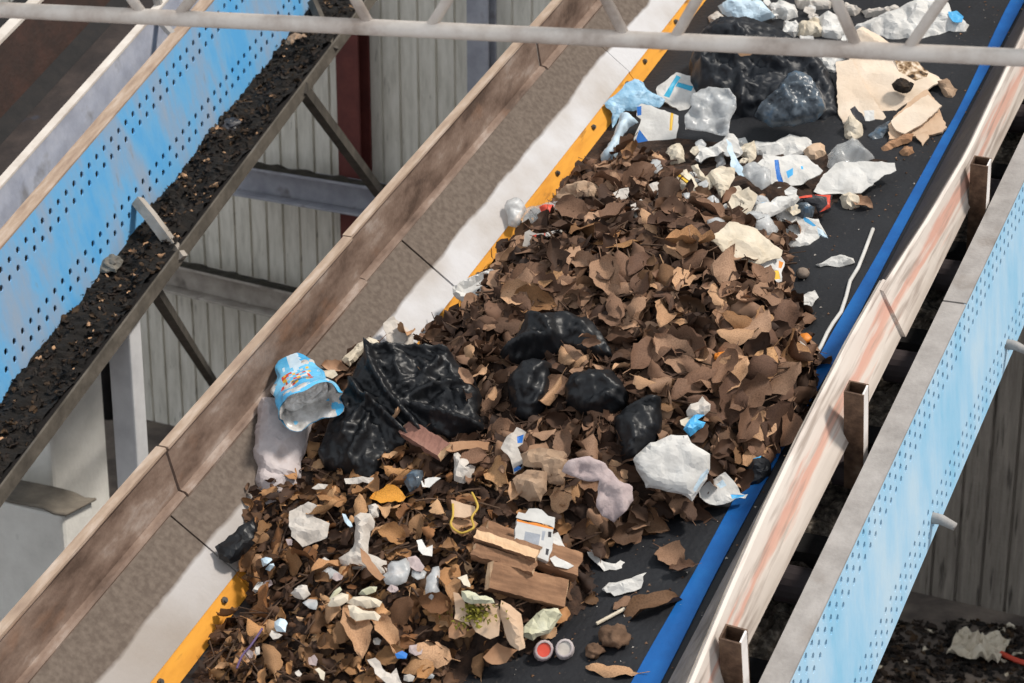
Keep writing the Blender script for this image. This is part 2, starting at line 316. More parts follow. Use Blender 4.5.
# ------------------------------------------------------------------ setting: floor, back wall
def at_floor(px, py, z=0.0):
    d = ray(px, py); t = (z - CAM.z)/d.z; return CAM + d*t
WA, WB = at_floor(170, 425), at_floor(950, 600)
WD = (WB - WA); WD.z = 0; WD.normalize(); WN = V((WD.y, -WD.x, 0))      # along the wall, out of the wall towards the camera
if WN.y > 0: WN = -WN
WM = Matrix(((WD.x, WN.x, 0, WA.x), (WD.y, WN.y, 0, WA.y), (0, 0, 1, 0), (0, 0, 0, 1)))   # wall frame: x along, y out, z up
WMI = WM.inverted()
def on_wall(px, py, out=0.0):
    d = ray(px, py); p0 = WA + WN*out; t = (p0 - CAM).dot(WN)/d.dot(WN); return WMI @ (CAM + d*t)
fl = MB(); fl.box(-9, 7, -4.5, 9, -.2, 0)
tag(fl.build('floor', M['floor']), kind='structure')
def siding(name, x0, x1, mat, pitch, zt):
    prof = []; x = x0
    while x < x1:
        prof += [(x, 0), (x + pitch - .020, 0), (x + pitch - .016, -.016), (x + pitch - .004, -.016)]; x += pitch
    n = len(prof); prof += [(x, -.06), (x0, -.06)]
    mb = MB(); vs = [(a, b, z) for z in (-.05, zt) for a, b in prof]; k = len(prof)
    mb.add(vs, [(i, (i + 1) % k, k + (i + 1) % k, k + i) for i in range(k)])
    return tag(mb.build(name, mat, matrix=WM), kind='structure')
XS = on_wall(560, 300).x
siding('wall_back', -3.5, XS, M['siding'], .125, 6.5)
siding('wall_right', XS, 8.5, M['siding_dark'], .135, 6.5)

# ------------------------------------------------------------------ building steel in front of the wall
def wall_box(name, a, b, h, out0, out1, mat, label, cat, parts=None):
    """a bar along the wall between two wall points a, b (its top edge), height h"""
    mid = (a + b)/2; ang = math.atan2(b.z - a.z, b.x - a.x); L = (b - a).length/2
    m = WM @ Matrix.Translation(V((mid.x, 0, mid.z))) @ Matrix.Rotation(-ang, 4, 'Y')
    e = empty(name, m, label, cat)
    w = MB(); w.box(-L, L, out0, out0 + .012, -h, 0); w.build('web', mat, e)
    t = MB(); t.box(-L, L, out0 + .0121, out1, -.014, 0); t.box(-L, L, out0 + .0121, out1, -h, -h + .014); t.build('flange', mat, e)
    g = MB(); g.add(*crust(-L, L, out0 + .012, out1 - .004, .001, .03)); g.build('grime_crust', M['grime'], e)
    return e
def crust(x0, x1, y0, y1, z, amp):
    nx, ny = 60, 5; vs, fs = [], []
    for i in range(nx):
        for j in range(ny):
            x = x0 + (x1 - x0)*i/(nx - 1); y = y0 + (y1 - y0)*j/(ny - 1)
            e = 0 if j in (0, ny - 1) else 1
            vs.append((x, y, z + e*amp*max(0, .35 + noise.noise(V((x*9, y*9, 3))))))
    for i in range(nx - 1):
        for j in range(ny - 1):
            a = i*ny + j; fs.append((a, a + ny, a + ny + 1, a + 1))
    return vs, fs
a, b = on_wall(225, 164, .26), on_wall(440, 198, .26)
wall_box('steel_beam', a, b, .19, .145, .26, M['beam'], 'upper grey horizontal steel beam on the sided wall, crossing in front of the dark red column', 'beam')
a, b = on_wall(120, 253, .26), on_wall(330, 302, .26)
wall_box('steel_beam', a, b, .19, .145, .26, M['beam_brown'], 'lower dusty horizontal steel beam on the sided wall with a crust of black grime along its top', 'beam')
def column(name, px0, px1, py, mat, label, out, depth=.14):
    p0, p1 = on_wall(px0, py, out), on_wall(px1, py, out)
    e = empty(name, WM @ Matrix.Translation(V((p0.x, 0, 0))), label, 'column')
    w = p1.x - p0.x
    f = MB(); f.box(0, w, out - .012, out, 0, 6.4); f.build('front_flange', mat, e)
    f = MB(); f.box(w*.45, w*.55, .02, out - .0121, 0, 6.4); f.build('web', mat, e)
    f = MB(); f.box(0, w, .004, .0199, 0, 6.4); f.build('rear_flange', mat, e)
    return e
column('steel_column', 337, 359, 110, M['oxide'], 'dark red oxide steel column against the sided wall, left of the grey one', .13)
column('steel_column', 467, 488, 60, M['beam'], 'blue grey steel column against the sided wall, right of the dark red one', .10)
pb = MB(); p = on_wall(110, 400, .08); pb.tube([(p.x, .09, 0), (p.x, .09, 5)], .05, 12)
tag(pb.build('drain_pipe', M['black'], matrix=WM, smooth=True), 'black vertical pipe against the wall behind the pale support post', 'pipe')
# concrete blocks at the lower left
def block(name, top_px, hpx, size, hgt, yaw, label, flap=False):
    p = at_floor(*top_px, hpx)
    m = Matrix.Translation(V((p.x, p.y, 0))) @ Matrix.Rotation(yaw, 4, 'Z')
    e = empty(name, m, label, 'concrete block') if flap else None
    mb = MB(); mb.box(-size[0], 0, 0, size[1], 0, hgt)
    o = mb.build('block_body' if flap else name, [M['concrete']], e, bevel=.02)
    if not flap: o.matrix_world = m; tag(o, label, 'concrete block')
    else:
        f = MB(); nx, ny = 24, 12; vs, fs = [], []
        for i in range(nx):
            for j in range(ny):
                x = -size[0]*.98 + (size[0]*.98 + .02)*i/(nx - 1); y = .0 + (size[1])*j/(ny - 1)
                z = hgt + .014 + .035*max(0, noise.noise(V((x*3, y*5, 1)))) - .012*(i % 9 == 4)
                vs.append((x, y, z))
        for i in range(nx - 1):
            for j in range(ny - 1):
                q = i*ny + j; fs.append((q, q + ny, q + ny + 1, q + 1))
        f.add(vs, fs); o2 = f.build('rubber_cover', M['flap'], e, smooth=True)
        s = o2.modifiers.new('solid', 'SOLIDIFY'); s.thickness = .012
    return e or o
ang = math.atan2(WD.y, WD.x)
block('concrete_block', (62, 516), 1.0, (1.6, .22), 1.0, ang + .02, 'white concrete block covered with a dusty grey rubber sheet, in front of the taller one', True)
block('concrete_block', (52, 468), 1.0, (.9, .42), 1.75, ang + .02, 'whitewashed concrete block standing behind the rubber covered one, partly under the left conveyor')

# ------------------------------------------------------------------ perforated panel
def perforated(name, y0, y1, z0, z1, x, thick, rows, pitch, rw, rh, stag, mat, parent):
    """sheet in the plane x with rows of real round holes; rows run from the top down"""
    mb = MB(); rows = sorted(rows, reverse=True); half = min(abs(a - b) for a, b in zip(rows, rows[1:]))/2; zt = z1
    def quad(a, b, c, d): mb.add([(x, a, c), (x, b, c), (x, b, d), (x, a, d)], [(0, 1, 2, 3)])
    for ri, z in enumerate(rows):
        if zt - (z + half) > 1e-4: quad(y0, y1, z + half, zt)
        y = y0 + pitch*stag*(ri % 2)
        if y > y0: quad(y0, y, z - half, z + half)
        while y + pitch <= y1:
            cy = y + pitch/2; R = [(y, z - half), (cy, z - half), (y + pitch, z - half), (y + pitch, z), (y + pitch, z + half), (cy, z + half), (y, z + half), (y, z)]
            H = [(cy + rw*math.cos(math.pi*(-.75 + .25*k)), z + rh*math.sin(math.pi*(-.75 + .25*k))) for k in range(8)]
            mb.add([(x, p, q) for p, q in R + H], [(k, (k + 1) % 8, 8 + (k + 1) % 8, 8 + k) for k in range(8)]); y += pitch
        if y < y1: quad(y, y1, z - half, z + half)
        zt = z - half
    quad(y0, y1, z0, zt)
    o = mb.build(name, mat, parent)
    s = o.modifiers.new('solid', 'SOLIDIFY'); s.thickness = thick; s.offset = 0
    return o

# ------------------------------------------------------------------ the main conveyor
V0, V1 = -1.75, 3.35
conv = empty('belt_conveyor', MF.m, 'inclined belt conveyor that carries the heap of leaves and rubbish', 'conveyor')
ys = frange(V0, V1, 40)
mb = MB(); mb.prism([(-.66, -.012), (.64, -.012), (.64, 0), (-.66, 0)], ys); mb.build('belt', M['belt'], conv)
# blue edge strip, snaking a little
bl = [MF.on(*p) for p in [(640, 668), (700, 563), (726, 515), (817.5, 360), (886, 240), (941, 140), (953, 120), (1011, 0)]]
br = [MF.on(*p) for p in [(661, 683), (722, 563), (782, 452), (808, 407), (836, 360), (898, 240), (951, 140), (1019, 12)]]
tl = [(q.y, q.x) for q in bl]; tr = [(q.y, q.x) for q in br]
def stripe(y): return [(lerp_tab(tl, y), .001), (lerp_tab(tr, y), .001), (lerp_tab(tr, y), .0045), (lerp_tab(tl, y), .0045)]
mb = MB(); mb.prism(stripe, frange(V0, V1, 80)); mb.build('edge_strip', M['blue_edge'], conv)
# left side: yellow skirt plates, liner segments, ledge, rusty plates
YA, YB = (-.640, .003), (-.675, .061)
LT = (-.849, .235)
seams = [V0, MF.on(190, 540, .15).y, MF.on(452, 268, .15).y, MF.on(624, 56, .13).y, V1]
for a, b in zip(seams, seams[1:]):
    mb = MB(); mb.prism([YA, (YB[0], YB[1]), (YB[0] - .012, YB[1] - .006), (YA[0] - .012, YA[1] - .006)], [a + .002, b - .002]); yk = mb.build('skirt_plate', M['yellow'], conv)
    k = a + .12
    while k < b:
        d = V((YA[0] - YB[0], 0, YA[1] - YB[1])); pc = V((YB[0] - .35*(YB[0] - YA[0]), k, YB[1]*.70)); nn = V((.86, 0, .5))
        bo = MB(); bo.tube([pc - nn*.002, pc + nn*.006], .010, 6); bo.tube([pc + nn*.006, pc + nn*.011], .006, 8)
        if -1.5 < k < 2.9: bo.build('bolt', M['bolt'], yk)
        k += .32
    off = random.uniform(-.003, .003)
    mb = MB(); st = frange(a + .003, b - .003, 14)
    mb.prism(lambda y, off=off: [(YB[0] + .004, YB[1] + .004 + off), (LT[0], LT[1] + off), (LT[0] - .01, LT[1] - .01 + off), (YB[0] - .008, YB[1] - .010 + off)], st)
    mb.build('rubber_liner', M['liner'], conv)
sp2 = [V0, MF.onx(172, 463, -.86).y, MF.onx(358, 262, -.86).y, MF.onx(540, 50, -.86).y, V1]
for k, (a, b) in enumerate(zip(sp2, sp2[1:])):
    o = [0, .004, -.003, .003][k]
    mb = MB(); x0 = -.872 + o
    mb.prism([(x0, .20), (x0 + .004, .20), (x0 + .004, .383), (x0 + .012, .395), (x0 - .014, .395), (x0 - .014, .39), (x0 - .004, .383), (x0 - .004, .2)], [a + .003, b - .003])
    sdp = mb.build('side_plate', M['rust'], conv)
    mb = MB(); mb.box(x0 - .022, x0 + .010, a + .003, b - .003, .3955, .403); mb.build('rim', M['pale_rust'], sdp)
    mb = MB(); mb.prism([(x0 + .005, .230), (x0 + .026, .226), (x0 + .028, .236), (x0 + .022, .243), (x0 + .005, .247)], [a + .003, b - .003]); mb.build('angle_ledge', M['rust'], sdp)
# right side: two overlapping outer plates, sloped inner skirt
def rim_low(y): return lin_tab([(-1.8, .785), (-1.04, .736), (-.75, .716), (-.45, .700), (-.1, .689), (.35, .685), (.66, .693)], y)
def rim_up(y): return lin_tab([(.55, .698), (1.0, .728), (1.4, .744), (2.3, .726), (3.4, .70)], y)
def plate_prof(rim, y, xb):
    r = rim(y); return [(r, .2), (r + .006, .206), (r + .016, .203), (xb, .055), (xb + .004, .045), (xb - .012, .045)]
for k, (rim, a, b, xb) in enumerate([(rim_low, V0, .655, .762), (rim_up, .600, V1, .775)]):
    mb = MB(); mb.prism(lambda y: plate_prof(rim, y, xb), frange(a, b, 30)); mb.build('outer_plate', M['plate'], conv)
    mb = MB(); mb.prism(lambda y: [(.602, .006), (.606, .003), (rim(y) + .004, .198), (rim(y) - .004, .2)], frange(a, b, 30)); mb.build('inner_skirt', pm('grimy_grey_rubber_%d' % k, [['#6f675f', '#8a827a', '#a0968d'], ['#3f3a38', '#4d4643', '#5a524e']][k], 14, .7, .3, 60, stain=('#4a3f37', 8, .56, .6)), conv)
# square tube stubs with open tops
for vv, wt in ((.075, .235), (1.315, .215), (-.905, .225), (2.55, .215)):
    xo = .765 if vv < 1 else .785
    t = MB(); w, d, h = .056, .050, .37; th = .005
    for (x0, x1, y0, y1, mi) in ((0, w, 0, th, 0), (0, w, d - th, d, 0), (0, th, th, d - th, 0), (w - th, w, th, d - th, 1)):
        t.box(x0, x1, y0, y1, -h, 0, mi)
    o = t.build('tube_post', [M['tube'], M['tube_pale']], conv)
    o.location = (xo, vv, wt); o.rotation_euler = (math.radians(3), math.radians(4), 0)
# return rollers, cross pieces and the grit tray in the gap
for k in range(9):
    v = -1.35 + .50*k
    r = MB(); r.tube([(.70, v, -.11), (.872, v, -.11)], .052, 18)
    ro = r.build('roller', M['roller'], conv, smooth=False)
    a = MB(); a.tube([(.872, v, -.11), (.898, v, -.11)], .016, 10); a.build('axle', M['bolt'], ro)
    c = MB(); c.box(.66, .90, v + .16, v + .24, -.22, -.14); c.build('cross_bar', M['black'], conv)
vs, fs = [], []; ny, nx = 260, 14
for i in range(ny):
    for j in range(nx):
        y = V0 + (V1 - V0)*i/(ny - 1); x = .60 + .285*j/(nx - 1)
        vs.append((x, y, -.19 + .03*noise.noise(V((x*14, y*14, 0))) + .035*max(0, noise.noise(V((x*40, y*40, 5))))))
for i in range(ny - 1):
    for j in range(nx - 1):
        q = i*nx + j; fs.append((q, q + 1, q + nx + 1, q + nx))
tray = mesh_obj('grit_tray', vs, fs, M['gravel'], conv)
mb = MB(); mb.box(-.86, .90, V0, V1, -.36, -.34); mb.build('base_tray', M['black'], conv)
# guard panel
PX = .905
gp = perforated('guard_panel', V0, V1 - .1, -.535, .05, PX, .006, [.022, -.024, -.069, -.40, -.445, -.490], .048, .0105, .0130, 0, M['panel_right'], conv)
yj = MF.on(952, 303, .05).y
for a, b in ((V0, yj - .004), (yj + .004, V1 - .1)):
    f = MB(); f.prism([(.838, .045), (PX + .004, .047), (PX + .004, .054), (.838, .054)], [a, b]); f.box(.836, .843, a, b, -.03, .0448); f.build('panel_flange', M['galv'], gp)
for p, s_ in (((1012, 345), .020), ((938, 519), .020)):
    q = MF.onx(*p, PX + .02); c = MB(); c.tube([(PX - .02, q.y, q.z), (PX + .03, q.y, q.z), (PX + .075, q.y - .01, q.z - .01)], s_, 12, r1=.013); c.build('peg', M['galv'], gp, smooth=True)
# underside frame and legs
for x in (-.86, .86):
    mb = MB(); mb.box(x - .03, x + .03, V0, V1, -.52, -.361); mb.build('stringer', M['galv'], conv)
MI3 = MF.mi
for v, x in ((-1.5, -.86), (1.0, -.86), (3.0, -.86), (3.0, .86)):
    for x in (x,):
        top = MF.w(x, v, -.44)
        l = MB(); l.box(-.05, .05, -.05, .05, -top.z, 0); o = l.build('leg', M['beam'], conv); o.matrix_parent_inverse = Matrix.Identity(4)
        o.matrix_local = MI3 @ Matrix.Translation(top)

# ------------------------------------------------------------------ the left conveyor
U0, U1 = -1.9, 2.25
lc = empty('belt_conveyor', LF.m, 'empty inclined conveyor at upper left with a sky blue perforated side guard', 'conveyor')
perf = perforated('guard_panel', U0, U1, -.525, 0, 0, .006, [-.075, -.138, -.371, -.434], .064, .0125, .0155, .5, M['panel_left'], lc)
f = MB(); f.prism([(-.06, -.006), (.004, -.004), (.004, .004), (-.06, .004)], [U0, U1]); f.build('panel_flange', M['pale_rust'], perf)
f = MB(); f.box(-.19, -.06, U0, U1, -.16, -.15); f.build('gutter', M['grime'], lc)
f = MB(); f.prism([(-.205, .04), (-.165, .04), (-.165, .05), (-.205, .05)], [U0, U1]); rl = f.build('rail', M['pipe_white'], lc)
f = MB(); f.prism([(-.168, .0399), (-.176, .0399), (-.176, -.13), (-.158, -.15), (-.15, -.15), (-.166, -.128)], [U0, U1]); f.build('side_plate', M['lavender'], lc)
f = MB(); f.box(-.80, -.18, U0, U1, -.22, -.21); f.build('belt', pm('old_belt', ['#241f1f', '#332c2a', '#453b37'], 5, .7, .3, 40, stain=('#2c4560', 4, .66, .6)), lc)
f = MB(); f.prism([(-.72, -.2), (-.70, -.2), (-.775, .04), (-.79, .04)], [U0, U1]); f.build('side_plate', M['dark_rust'], lc)
f = MB(); f.prism([(-.83, .04), (-.77, .04), (-.77, .055), (-.83, .055)], [U0, U1]); f.build('rail', M['pipe_white'], lc)
f = MB(); f.prism([(-.69, -.17), (-.62, -.2095), (-.64, -.2095), (-.70, -.19)], [U0, U1]); f.build('skirt_plate', M['black'], lc)
f = MB(); f.prism([(-1.6, -.5), (-.84, -.5), (-.84, -.49), (-1.6, -.49)], [U0, U1]); f.build('walkway', M['black'], lc)
led = MB(); led.box(-.25, .235, U0, U1, -.56, -.54); led = led.build('ledge', M['black'], lc)
f = MB(); f.box(.236, .246, U0, U1, -.60, -.535); f.build('ledge_lip', M['lip'], lc)
f = MB(); f.box(-.85, -.26, U0, U1, -.60, -.54); f.build('stringer', M['brace'], lc)
# short hanger between panel and ledge, and braces going down to the wall beams
q0 = LF.on(150, 222, -.45); q1 = LF.on(163, 268, -.55)
f = MB(); f.tube([(.02, q0.y + .07, -.40), (.10, q0.y + .02, -.44), (.25, q0.y - .06, -.58)], .03, 4); f.build('hanger', M['beam_brown'], lc)
f = MB(); q2 = LF.on(316, 30, -.5); f.tube([(.06, q2.y + .16, -.44), (.24, q2.y - .06, -.57)], .026, 4); f.build('hanger', M['brace'], lc)
f = MB(); q3 = LF.on(160, 22, 0); f.tube([(-.17, q3.y, .02), (-.03, q3.y - .1, -.02)], .02, 6); f.tube([(-.19, q3.y + .07, .05), (-.19, q3.y + .07, .12)], .02, 6); f.build('belt_stop', M['galv'], lc)
def brace(p, q, rad, mat, label):
    A = LF.w(*p); B = q; d = (B - A); L = d.length
    m = Matrix.Translation(A) @ d.to_track_quat('Z', 'Y').to_matrix().to_4x4()
    e = empty('brace', m, label, 'brace')
    f = MB(); f.box(-rad, rad, -.006, .006, 0, L); f.build('angle_leg', mat, e)
    f = MB(); f.box(-rad, -rad + .012, .0061, 2*rad, 0, L); f.build('angle_leg', mat, e)
w1 = WM @ on_wall(392, 214, .33); a1 = LF.on(301, 92, -.57)
brace((a1.x, a1.y, -.57), w1, .024, M['brace'], 'dark diagonal steel brace from the left conveyor ledge down across the dark red column')
w2 = WM @ on_wall(216, 390, .33); a2 = LF.on(150, 288, -.60)
brace((a2.x, a2.y, -.60), w2, .022, M['brace'], 'dark diagonal steel brace below the lower wall beam, running down to the rusty rim')
# legs
pt = LF.on(128, 318, -.6)
for (lx, ly) in ((.17, pt.y), (-.8, -1.7)):
    top = LF.w(lx, ly, -.6)
    m = LF.mi @ Matrix.Translation(top)
    l = MB(); l.box(-.06, .055, -.04, .04, -top.z, 0)
    o = l.build('support_post', M['post'], lc, bevel=.008); o.matrix_local = m

# ------------------------------------------------------------------ lattice girder crossing in front
gd = c2w(V((7600, -668, -2000)).normalized()); gd = gd.normalized()
PA = CAM + ray(-10, 9.5)*4.4
def g_at(px, py):
    """point of the girder plane (vertical, through PA along gd)"""
    n = gd.cross(V((0, 0, 1))).normalized(); d = ray(px, py); return CAM + d*((PA - CAM).dot(n)/d.dot(n))
gm = Matrix.Translation(PA)
gir = empty('lattice_girder', gm, 'chipped cream tubular lattice girder crossing above both conveyors', 'girder')
def gl(p): return p - PA
c0, c1 = g_at(-40, 8), g_at(1070, 60); gx = c1 - c0; c0, c1 = c0 - gx*.42, c1 + gx*.42
f = MB(); f.tube([gl(c0 + (c1 - c0)*t) for t in frange(0, 1, 22)], .0172, 14); f.build('chord', M['truss'], gir, smooth=True)
up = V((0, 0, .34)); c2_, c3_ = c0 + up, c1 + up
f = MB(); f.tube([gl(c2_), gl(c3_)], .0185, 14); f.build('chord', M['truss'], gir, smooth=True)
for (b_, t_) in (((144, 16), (118, -20)), ((178, 16), (206, -20)), ((372, 29), (349, -12)), ((428, 31), (455, -12)), ((628, 42), (601, -10)), ((672, 43), (700, -6)), ((858, 50), (832, -10)), ((905, 53), (946, -6)), ((-18, 8), (16, -40)), ((1090, 60), (1062, 0)), ((1135, 63), (1170, 10)), ((1330, 73), (1300, 18)), ((-205, -2), (-175, -50)), ((-250, -4), (-280, -50))):
    p, q = g_at(*b_), g_at(*t_); k = .34/max(.05, (q - p).z)
    q = p + (q - p)*k
    f = MB(); f.tube([gl(p), gl(q)], .0115, 10); f.build('web_bar', M['truss'], gir, smooth=True)
#@@PART2
# ------------------------------------------------------------------ the heap on the belt: one height field
T_H = [(-1.8, .15), (-1.0, .16), (-.6, .16), (-.3, .19), (0, .24), (.4, .28), (.75, .25), (1.05, .13), (1.3, .08), (1.5, .01), (1.8, .005), (3.3, .005)]
T_L = [(-1.8, -.03), (-1.15, -.02), (-.96, .0), (-.86, .06), (-.62, .15), (-.1, .16), (.2, .06), (.5, .015), (.9, .0), (1.35, .0), (1.5, .0), (3.3, .0)]
T_R = [(-1.8, -.12), (-1.03, .10), (-.86, .24), (-.66, .30), (-.52, .24), (-.33, .33), (-.28, .45), (-.13, .54), (.2, .6), (.44, .56), (.66, .42), (.86, .33), (1.03, .27), (1.35, .33), (1.6, .42), (1.9, .5), (2.2, .45), (2.6, .40), (3.3, .36)]
def heap(x, v):
    xr = lerp_tab(T_R, v); d = xr - x
    if d <= 0 or v > 1.62: return -.02
    top = lerp_tab(T_H, v); lft = lerp_tab(T_L, v)
    h = lft + (top - lft)*sstep(-.70, -.30, x)
    k = min(1, d/.26); h *= 1 - (1 - k)**2.2
    m = min(1, d/.12)*min(1, top/.12)
    h += m*(.030*noise.noise(V((x*5, v*5, 1.3))) + .016*noise.noise(V((x*12, v*12, 7.7))))
    return h
def plates(x):
    if x > -.64: return 0.0
    if x > -.675: return (-.64 - x)/.035*.061
    if x > -.849: return .061 - (x + .675)
    return .235 + (-.849 - x)*12
def surf(x, v): return max(heap(x, v), plates(x))
def hit(px, py):
    """where the line of sight through a pixel of the photograph meets the heap or the belt"""
    a, b = MF.on(px, py, .5), MF.on(px, py, -.01)
    n = 60; lo = 0.0
    for i in range(n + 1):
        q = a + (b - a)*(i/n)
        if q.z <= surf(q.x, q.y):
            hi = i/n
            for _ in range(8):
                mid = (lo + hi)/2; q = a + (b - a)*mid
                if q.z <= surf(q.x, q.y): hi = mid
                else: lo = mid
            q = a + (b - a)*hi; return q
        lo = i/n
    return b
def snorm(x, v, e=.04):
    return V((surf(x - e, v) - surf(x + e, v), surf(x, v - e) - surf(x, v + e), 2*e)).normalized()
CAML = MF.mi @ CAM
def loc_ray(px, py): return (MF.mi.to_3x3() @ ray(px, py)).normalized()
ROT = MF.m.to_3x3()
# body of the heap
vs, fs, idx = [], [], {}
nx, nv = 150, 420
for i in range(nv):
    for j in range(nx):
        x = -.80 + 1.45*j/(nx - 1); v = V0 + .02 + (V1 - V0 - .04)*i/(nv - 1)
        h = heap(x, v)
        if h > -.005:
            idx[i, j] = len(vs); r = noise.noise(V((x*40, v*40, 2.2)))
            vs.append((x, v, max(.002, h - .022 + .012*r)))
for (i, j) in list(idx):
    q = [idx.get(p) for p in ((i, j), (i, j + 1), (i + 1, j + 1), (i + 1, j))]
    if None not in q: fs.append(tuple(q))
tag(mesh_obj('mulch', vs, fs, M['mulch'], matrix=MF.m, smooth=True), 'dark mass of rotting leaf mulch making up the body of the heap on the belt', 'mulch', kind='stuff')

# ------------------------------------------------------------------ leaves
def leaf_mesh(rng, L=1.0, W=.5, curl=.3, cross=.4, lobed=False, n=11, m=3, stem=True, tip=1.0):
    """one dry leaf of unit length along y, blade curled along and across, with a petiole"""
    vs, fs = [], []; tw = rng.uniform(-.5, .5); wob = rng.uniform(0, 9)
    for i in range(n):
        t = i/(n - 1); w = W*(max(0, math.sin(math.pi*min(1, t**.9)))**.62)*.5*(1 - .12*t*tip) + .004
        if lobed: w *= .62 + .55*abs(math.sin(t*math.pi*2.6 + .4))
        cy = t - .5; a = curl*2*(t - .5)
        yy = math.sin(a)/(2*curl)if abs(curl) > .01 else cy
        zz = (1 - math.cos(a))/(2*curl) if abs(curl) > .01 else 0
        for j in range(-m, m + 1):
            s = j/m; x = s*w*(1 + .10*math.sin(t*23 + wob + 2*s)); b = cross*s*s*w*1.2 + tw*s*w*(t - .5) + .05*math.sin(t*11 + wob + s*3)*abs(s)
            if j == 0: b -= .012
            vs.append(V((x*L, yy*L, (zz + b)*L)))
    k = 2*m + 1
    for i in range(n - 1):
        for j in range(k - 1):
            q = i*k + j; fs.append((q, q + 1, q + k + 1, q + k))
    if stem:
        b = len(vs); p0 = vs[m]; p1 = p0 + V((rng.uniform(-.06, .06), -.22, rng.uniform(-.02, .08)))*L; r = .010*L
        for p in (p0, p1): vs += [p + V((r, 0, 0)), p + V((0, 0, r)), p + V((-r, 0, 0)), p + V((0, 0, -r))]
        fs += [(b + k2, b + (k2 + 1) % 4, b + 4 + (k2 + 1) % 4, b + 4 + k2) for k2 in range(4)]
    return vs, fs
rng = random.Random(21)
VAR = []
for i in range(16):
    VAR.append(leaf_mesh(rng, 1, rng.uniform(.44, .72), rng.choice([-1, 1])*rng.uniform(.15, .8), rng.choice([-1, 1, 1])*rng.uniform(.1, .8), i % 7 == 6))
def leaf_data(i, m):
    me = bpy.data.meshes.new('dry_leaf'); me.from_pydata([tuple(p) for p in VAR[i][0]], [], VAR[i][1]); me.materials.append(m)
    me.polygons.foreach_set('use_smooth', [True]*len(me.polygons)); me.update(); return me
LEAF_ME = [leaf_data(i, M['leaf']) for i in range(16)]
WARM_ME = [leaf_data(i, M['leaf_warm']) for i in range(16)]
TAN_ME = [leaf_data(i, M['leaf_tan']) for i in range(16)]
def leaf_rot(nrm, spin, rng, tilt):
    n = (nrm + V((rng.gauss(0, tilt), rng.gauss(0, tilt), 0))).normalized()
    a = n.cross(V((math.cos(spin), math.sin(spin), 0))).normalized(); b = n.cross(a)
    return Matrix((a, b, n)).transposed()
n_leaf = 0
def put_leaf(px, py, size, label, group, spin=None, tilt=.5, lift=.02, data=None, var=None, wide=1.0, on=None):
    global n_leaf
    q = hit(px, py) if on is None else on
    n = snorm(q.x, q.y); R = leaf_rot(n, rng.uniform(0, 6.28) if spin is None else spin, rng, tilt)
    k = rng.randrange(16) if var is None else var
    o = bpy.data.objects.new('dry_leaf', (data or LEAF_ME)[k]); COL.objects.link(o)
    m = (ROT @ R).to_4x4() @ Matrix.Diagonal((size*wide, size, size, 1)); m.translation = MF.m @ (q + n*lift)
    o.matrix_world = m; n_leaf += 1
    return tag(o, label, 'leaf', group)
# the uncounted mass of leaves: one mesh
bags_px = [[(372, 352), (455, 352), (480, 430), (400, 450), (330, 470), (322, 450), (350, 385)], [(505, 330), (560, 312), (605, 340), (660, 395), (655, 450), (620, 455), (540, 425), (505, 390)]]
mb = MB(); r2 = random.Random(5)
cnt = 0
while cnt < 5200:
    v = r2.uniform(-1.6, 1.45); xr = lerp_tab(T_R, v); x = r2.uniform(-.78, xr + .005)
    h = heap(x, v)
    if h < plates(x) + .005 or h < .004 or (v > .15 and x < -.655): continue
    if v > 1.0 and x > -.12 - .5*(v - 1.0) and r2.random() < (v - 1.0)*4: continue
    size = r2.uniform(.02, .075) if v < -.45 else r2.uniform(.05, .13)
    n = snorm(x, v); R = leaf_rot(n, r2.uniform(0, 6.28), r2, .55)
    k = r2.randrange(16); c = V((x, v, h)) + n*r2.uniform(-.035, .012)
    mb.add([c + R @ (p*size) for p in VAR[k][0]], VAR[k][1], (2 if r2.random() < .42 else 1) if v < -.40 else (0 if r2.random() < .5 else 1)); cnt += 1
tag(mb.build('leaf_litter', [M['leaf'], M['leaf_under'], M['leaf_warm']], matrix=MF.m, smooth=True), 'packed brown leaf litter filling the heap under the loose top leaves', 'leaf litter', kind='stuff')
# twigs and stalks through the heap
tw = MB()
for i in range(260):
    v = r2.uniform(-1.5, .95); x = r2.uniform(-.6, lerp_tab(T_R, v) - .03); h = heap(x, v)
    if h < .02: continue
    n = snorm(x, v); a = r2.uniform(0, 6.28); d = V((math.cos(a), math.sin(a), r2.uniform(-.25, .35))).normalized(); L = r2.uniform(.04, .16)
    c = V((x, v, h)) + n*.008
    tw.tube([c - d*L/2, c + V((0, 0, .006)), c + d*L/2], r2.uniform(.0015, .0035), 5)
tag(tw.build('twig_litter', M['twig'], matrix=MF.m), 'thin brown twigs and leaf stalks sticking out all through the heap', 'twigs', kind='stuff')
# fine crumbs on the bare belt and edge strip
cr = MB()
for i in range(1500):
    v = r2.uniform(-1.3, 3.0); x = r2.uniform(-.1, .60); d = x - lerp_tab(T_R, v)
    if d < 0 or r2.random() > math.exp(-d*4) + .04: continue
    s_ = r2.uniform(.0015, .006); a = r2.uniform(0, 3)
    cr.add([(x + s_*math.cos(a + k*2.1), v + s_*math.sin(a + k*2.1), .0015) for k in range(3)] + [(x, v, .0015 + s_*.7)], [(0, 1, 3), (1, 2, 3), (2, 0, 3)], r2.choice([0, 0, 0, 1]))
tag(cr.build('crumbs', [M['leaf'], M['white_dirty']], matrix=MF.m), 'scattered crumbs and specks of dirt on the bare dark belt', 'crumbs', kind='stuff')
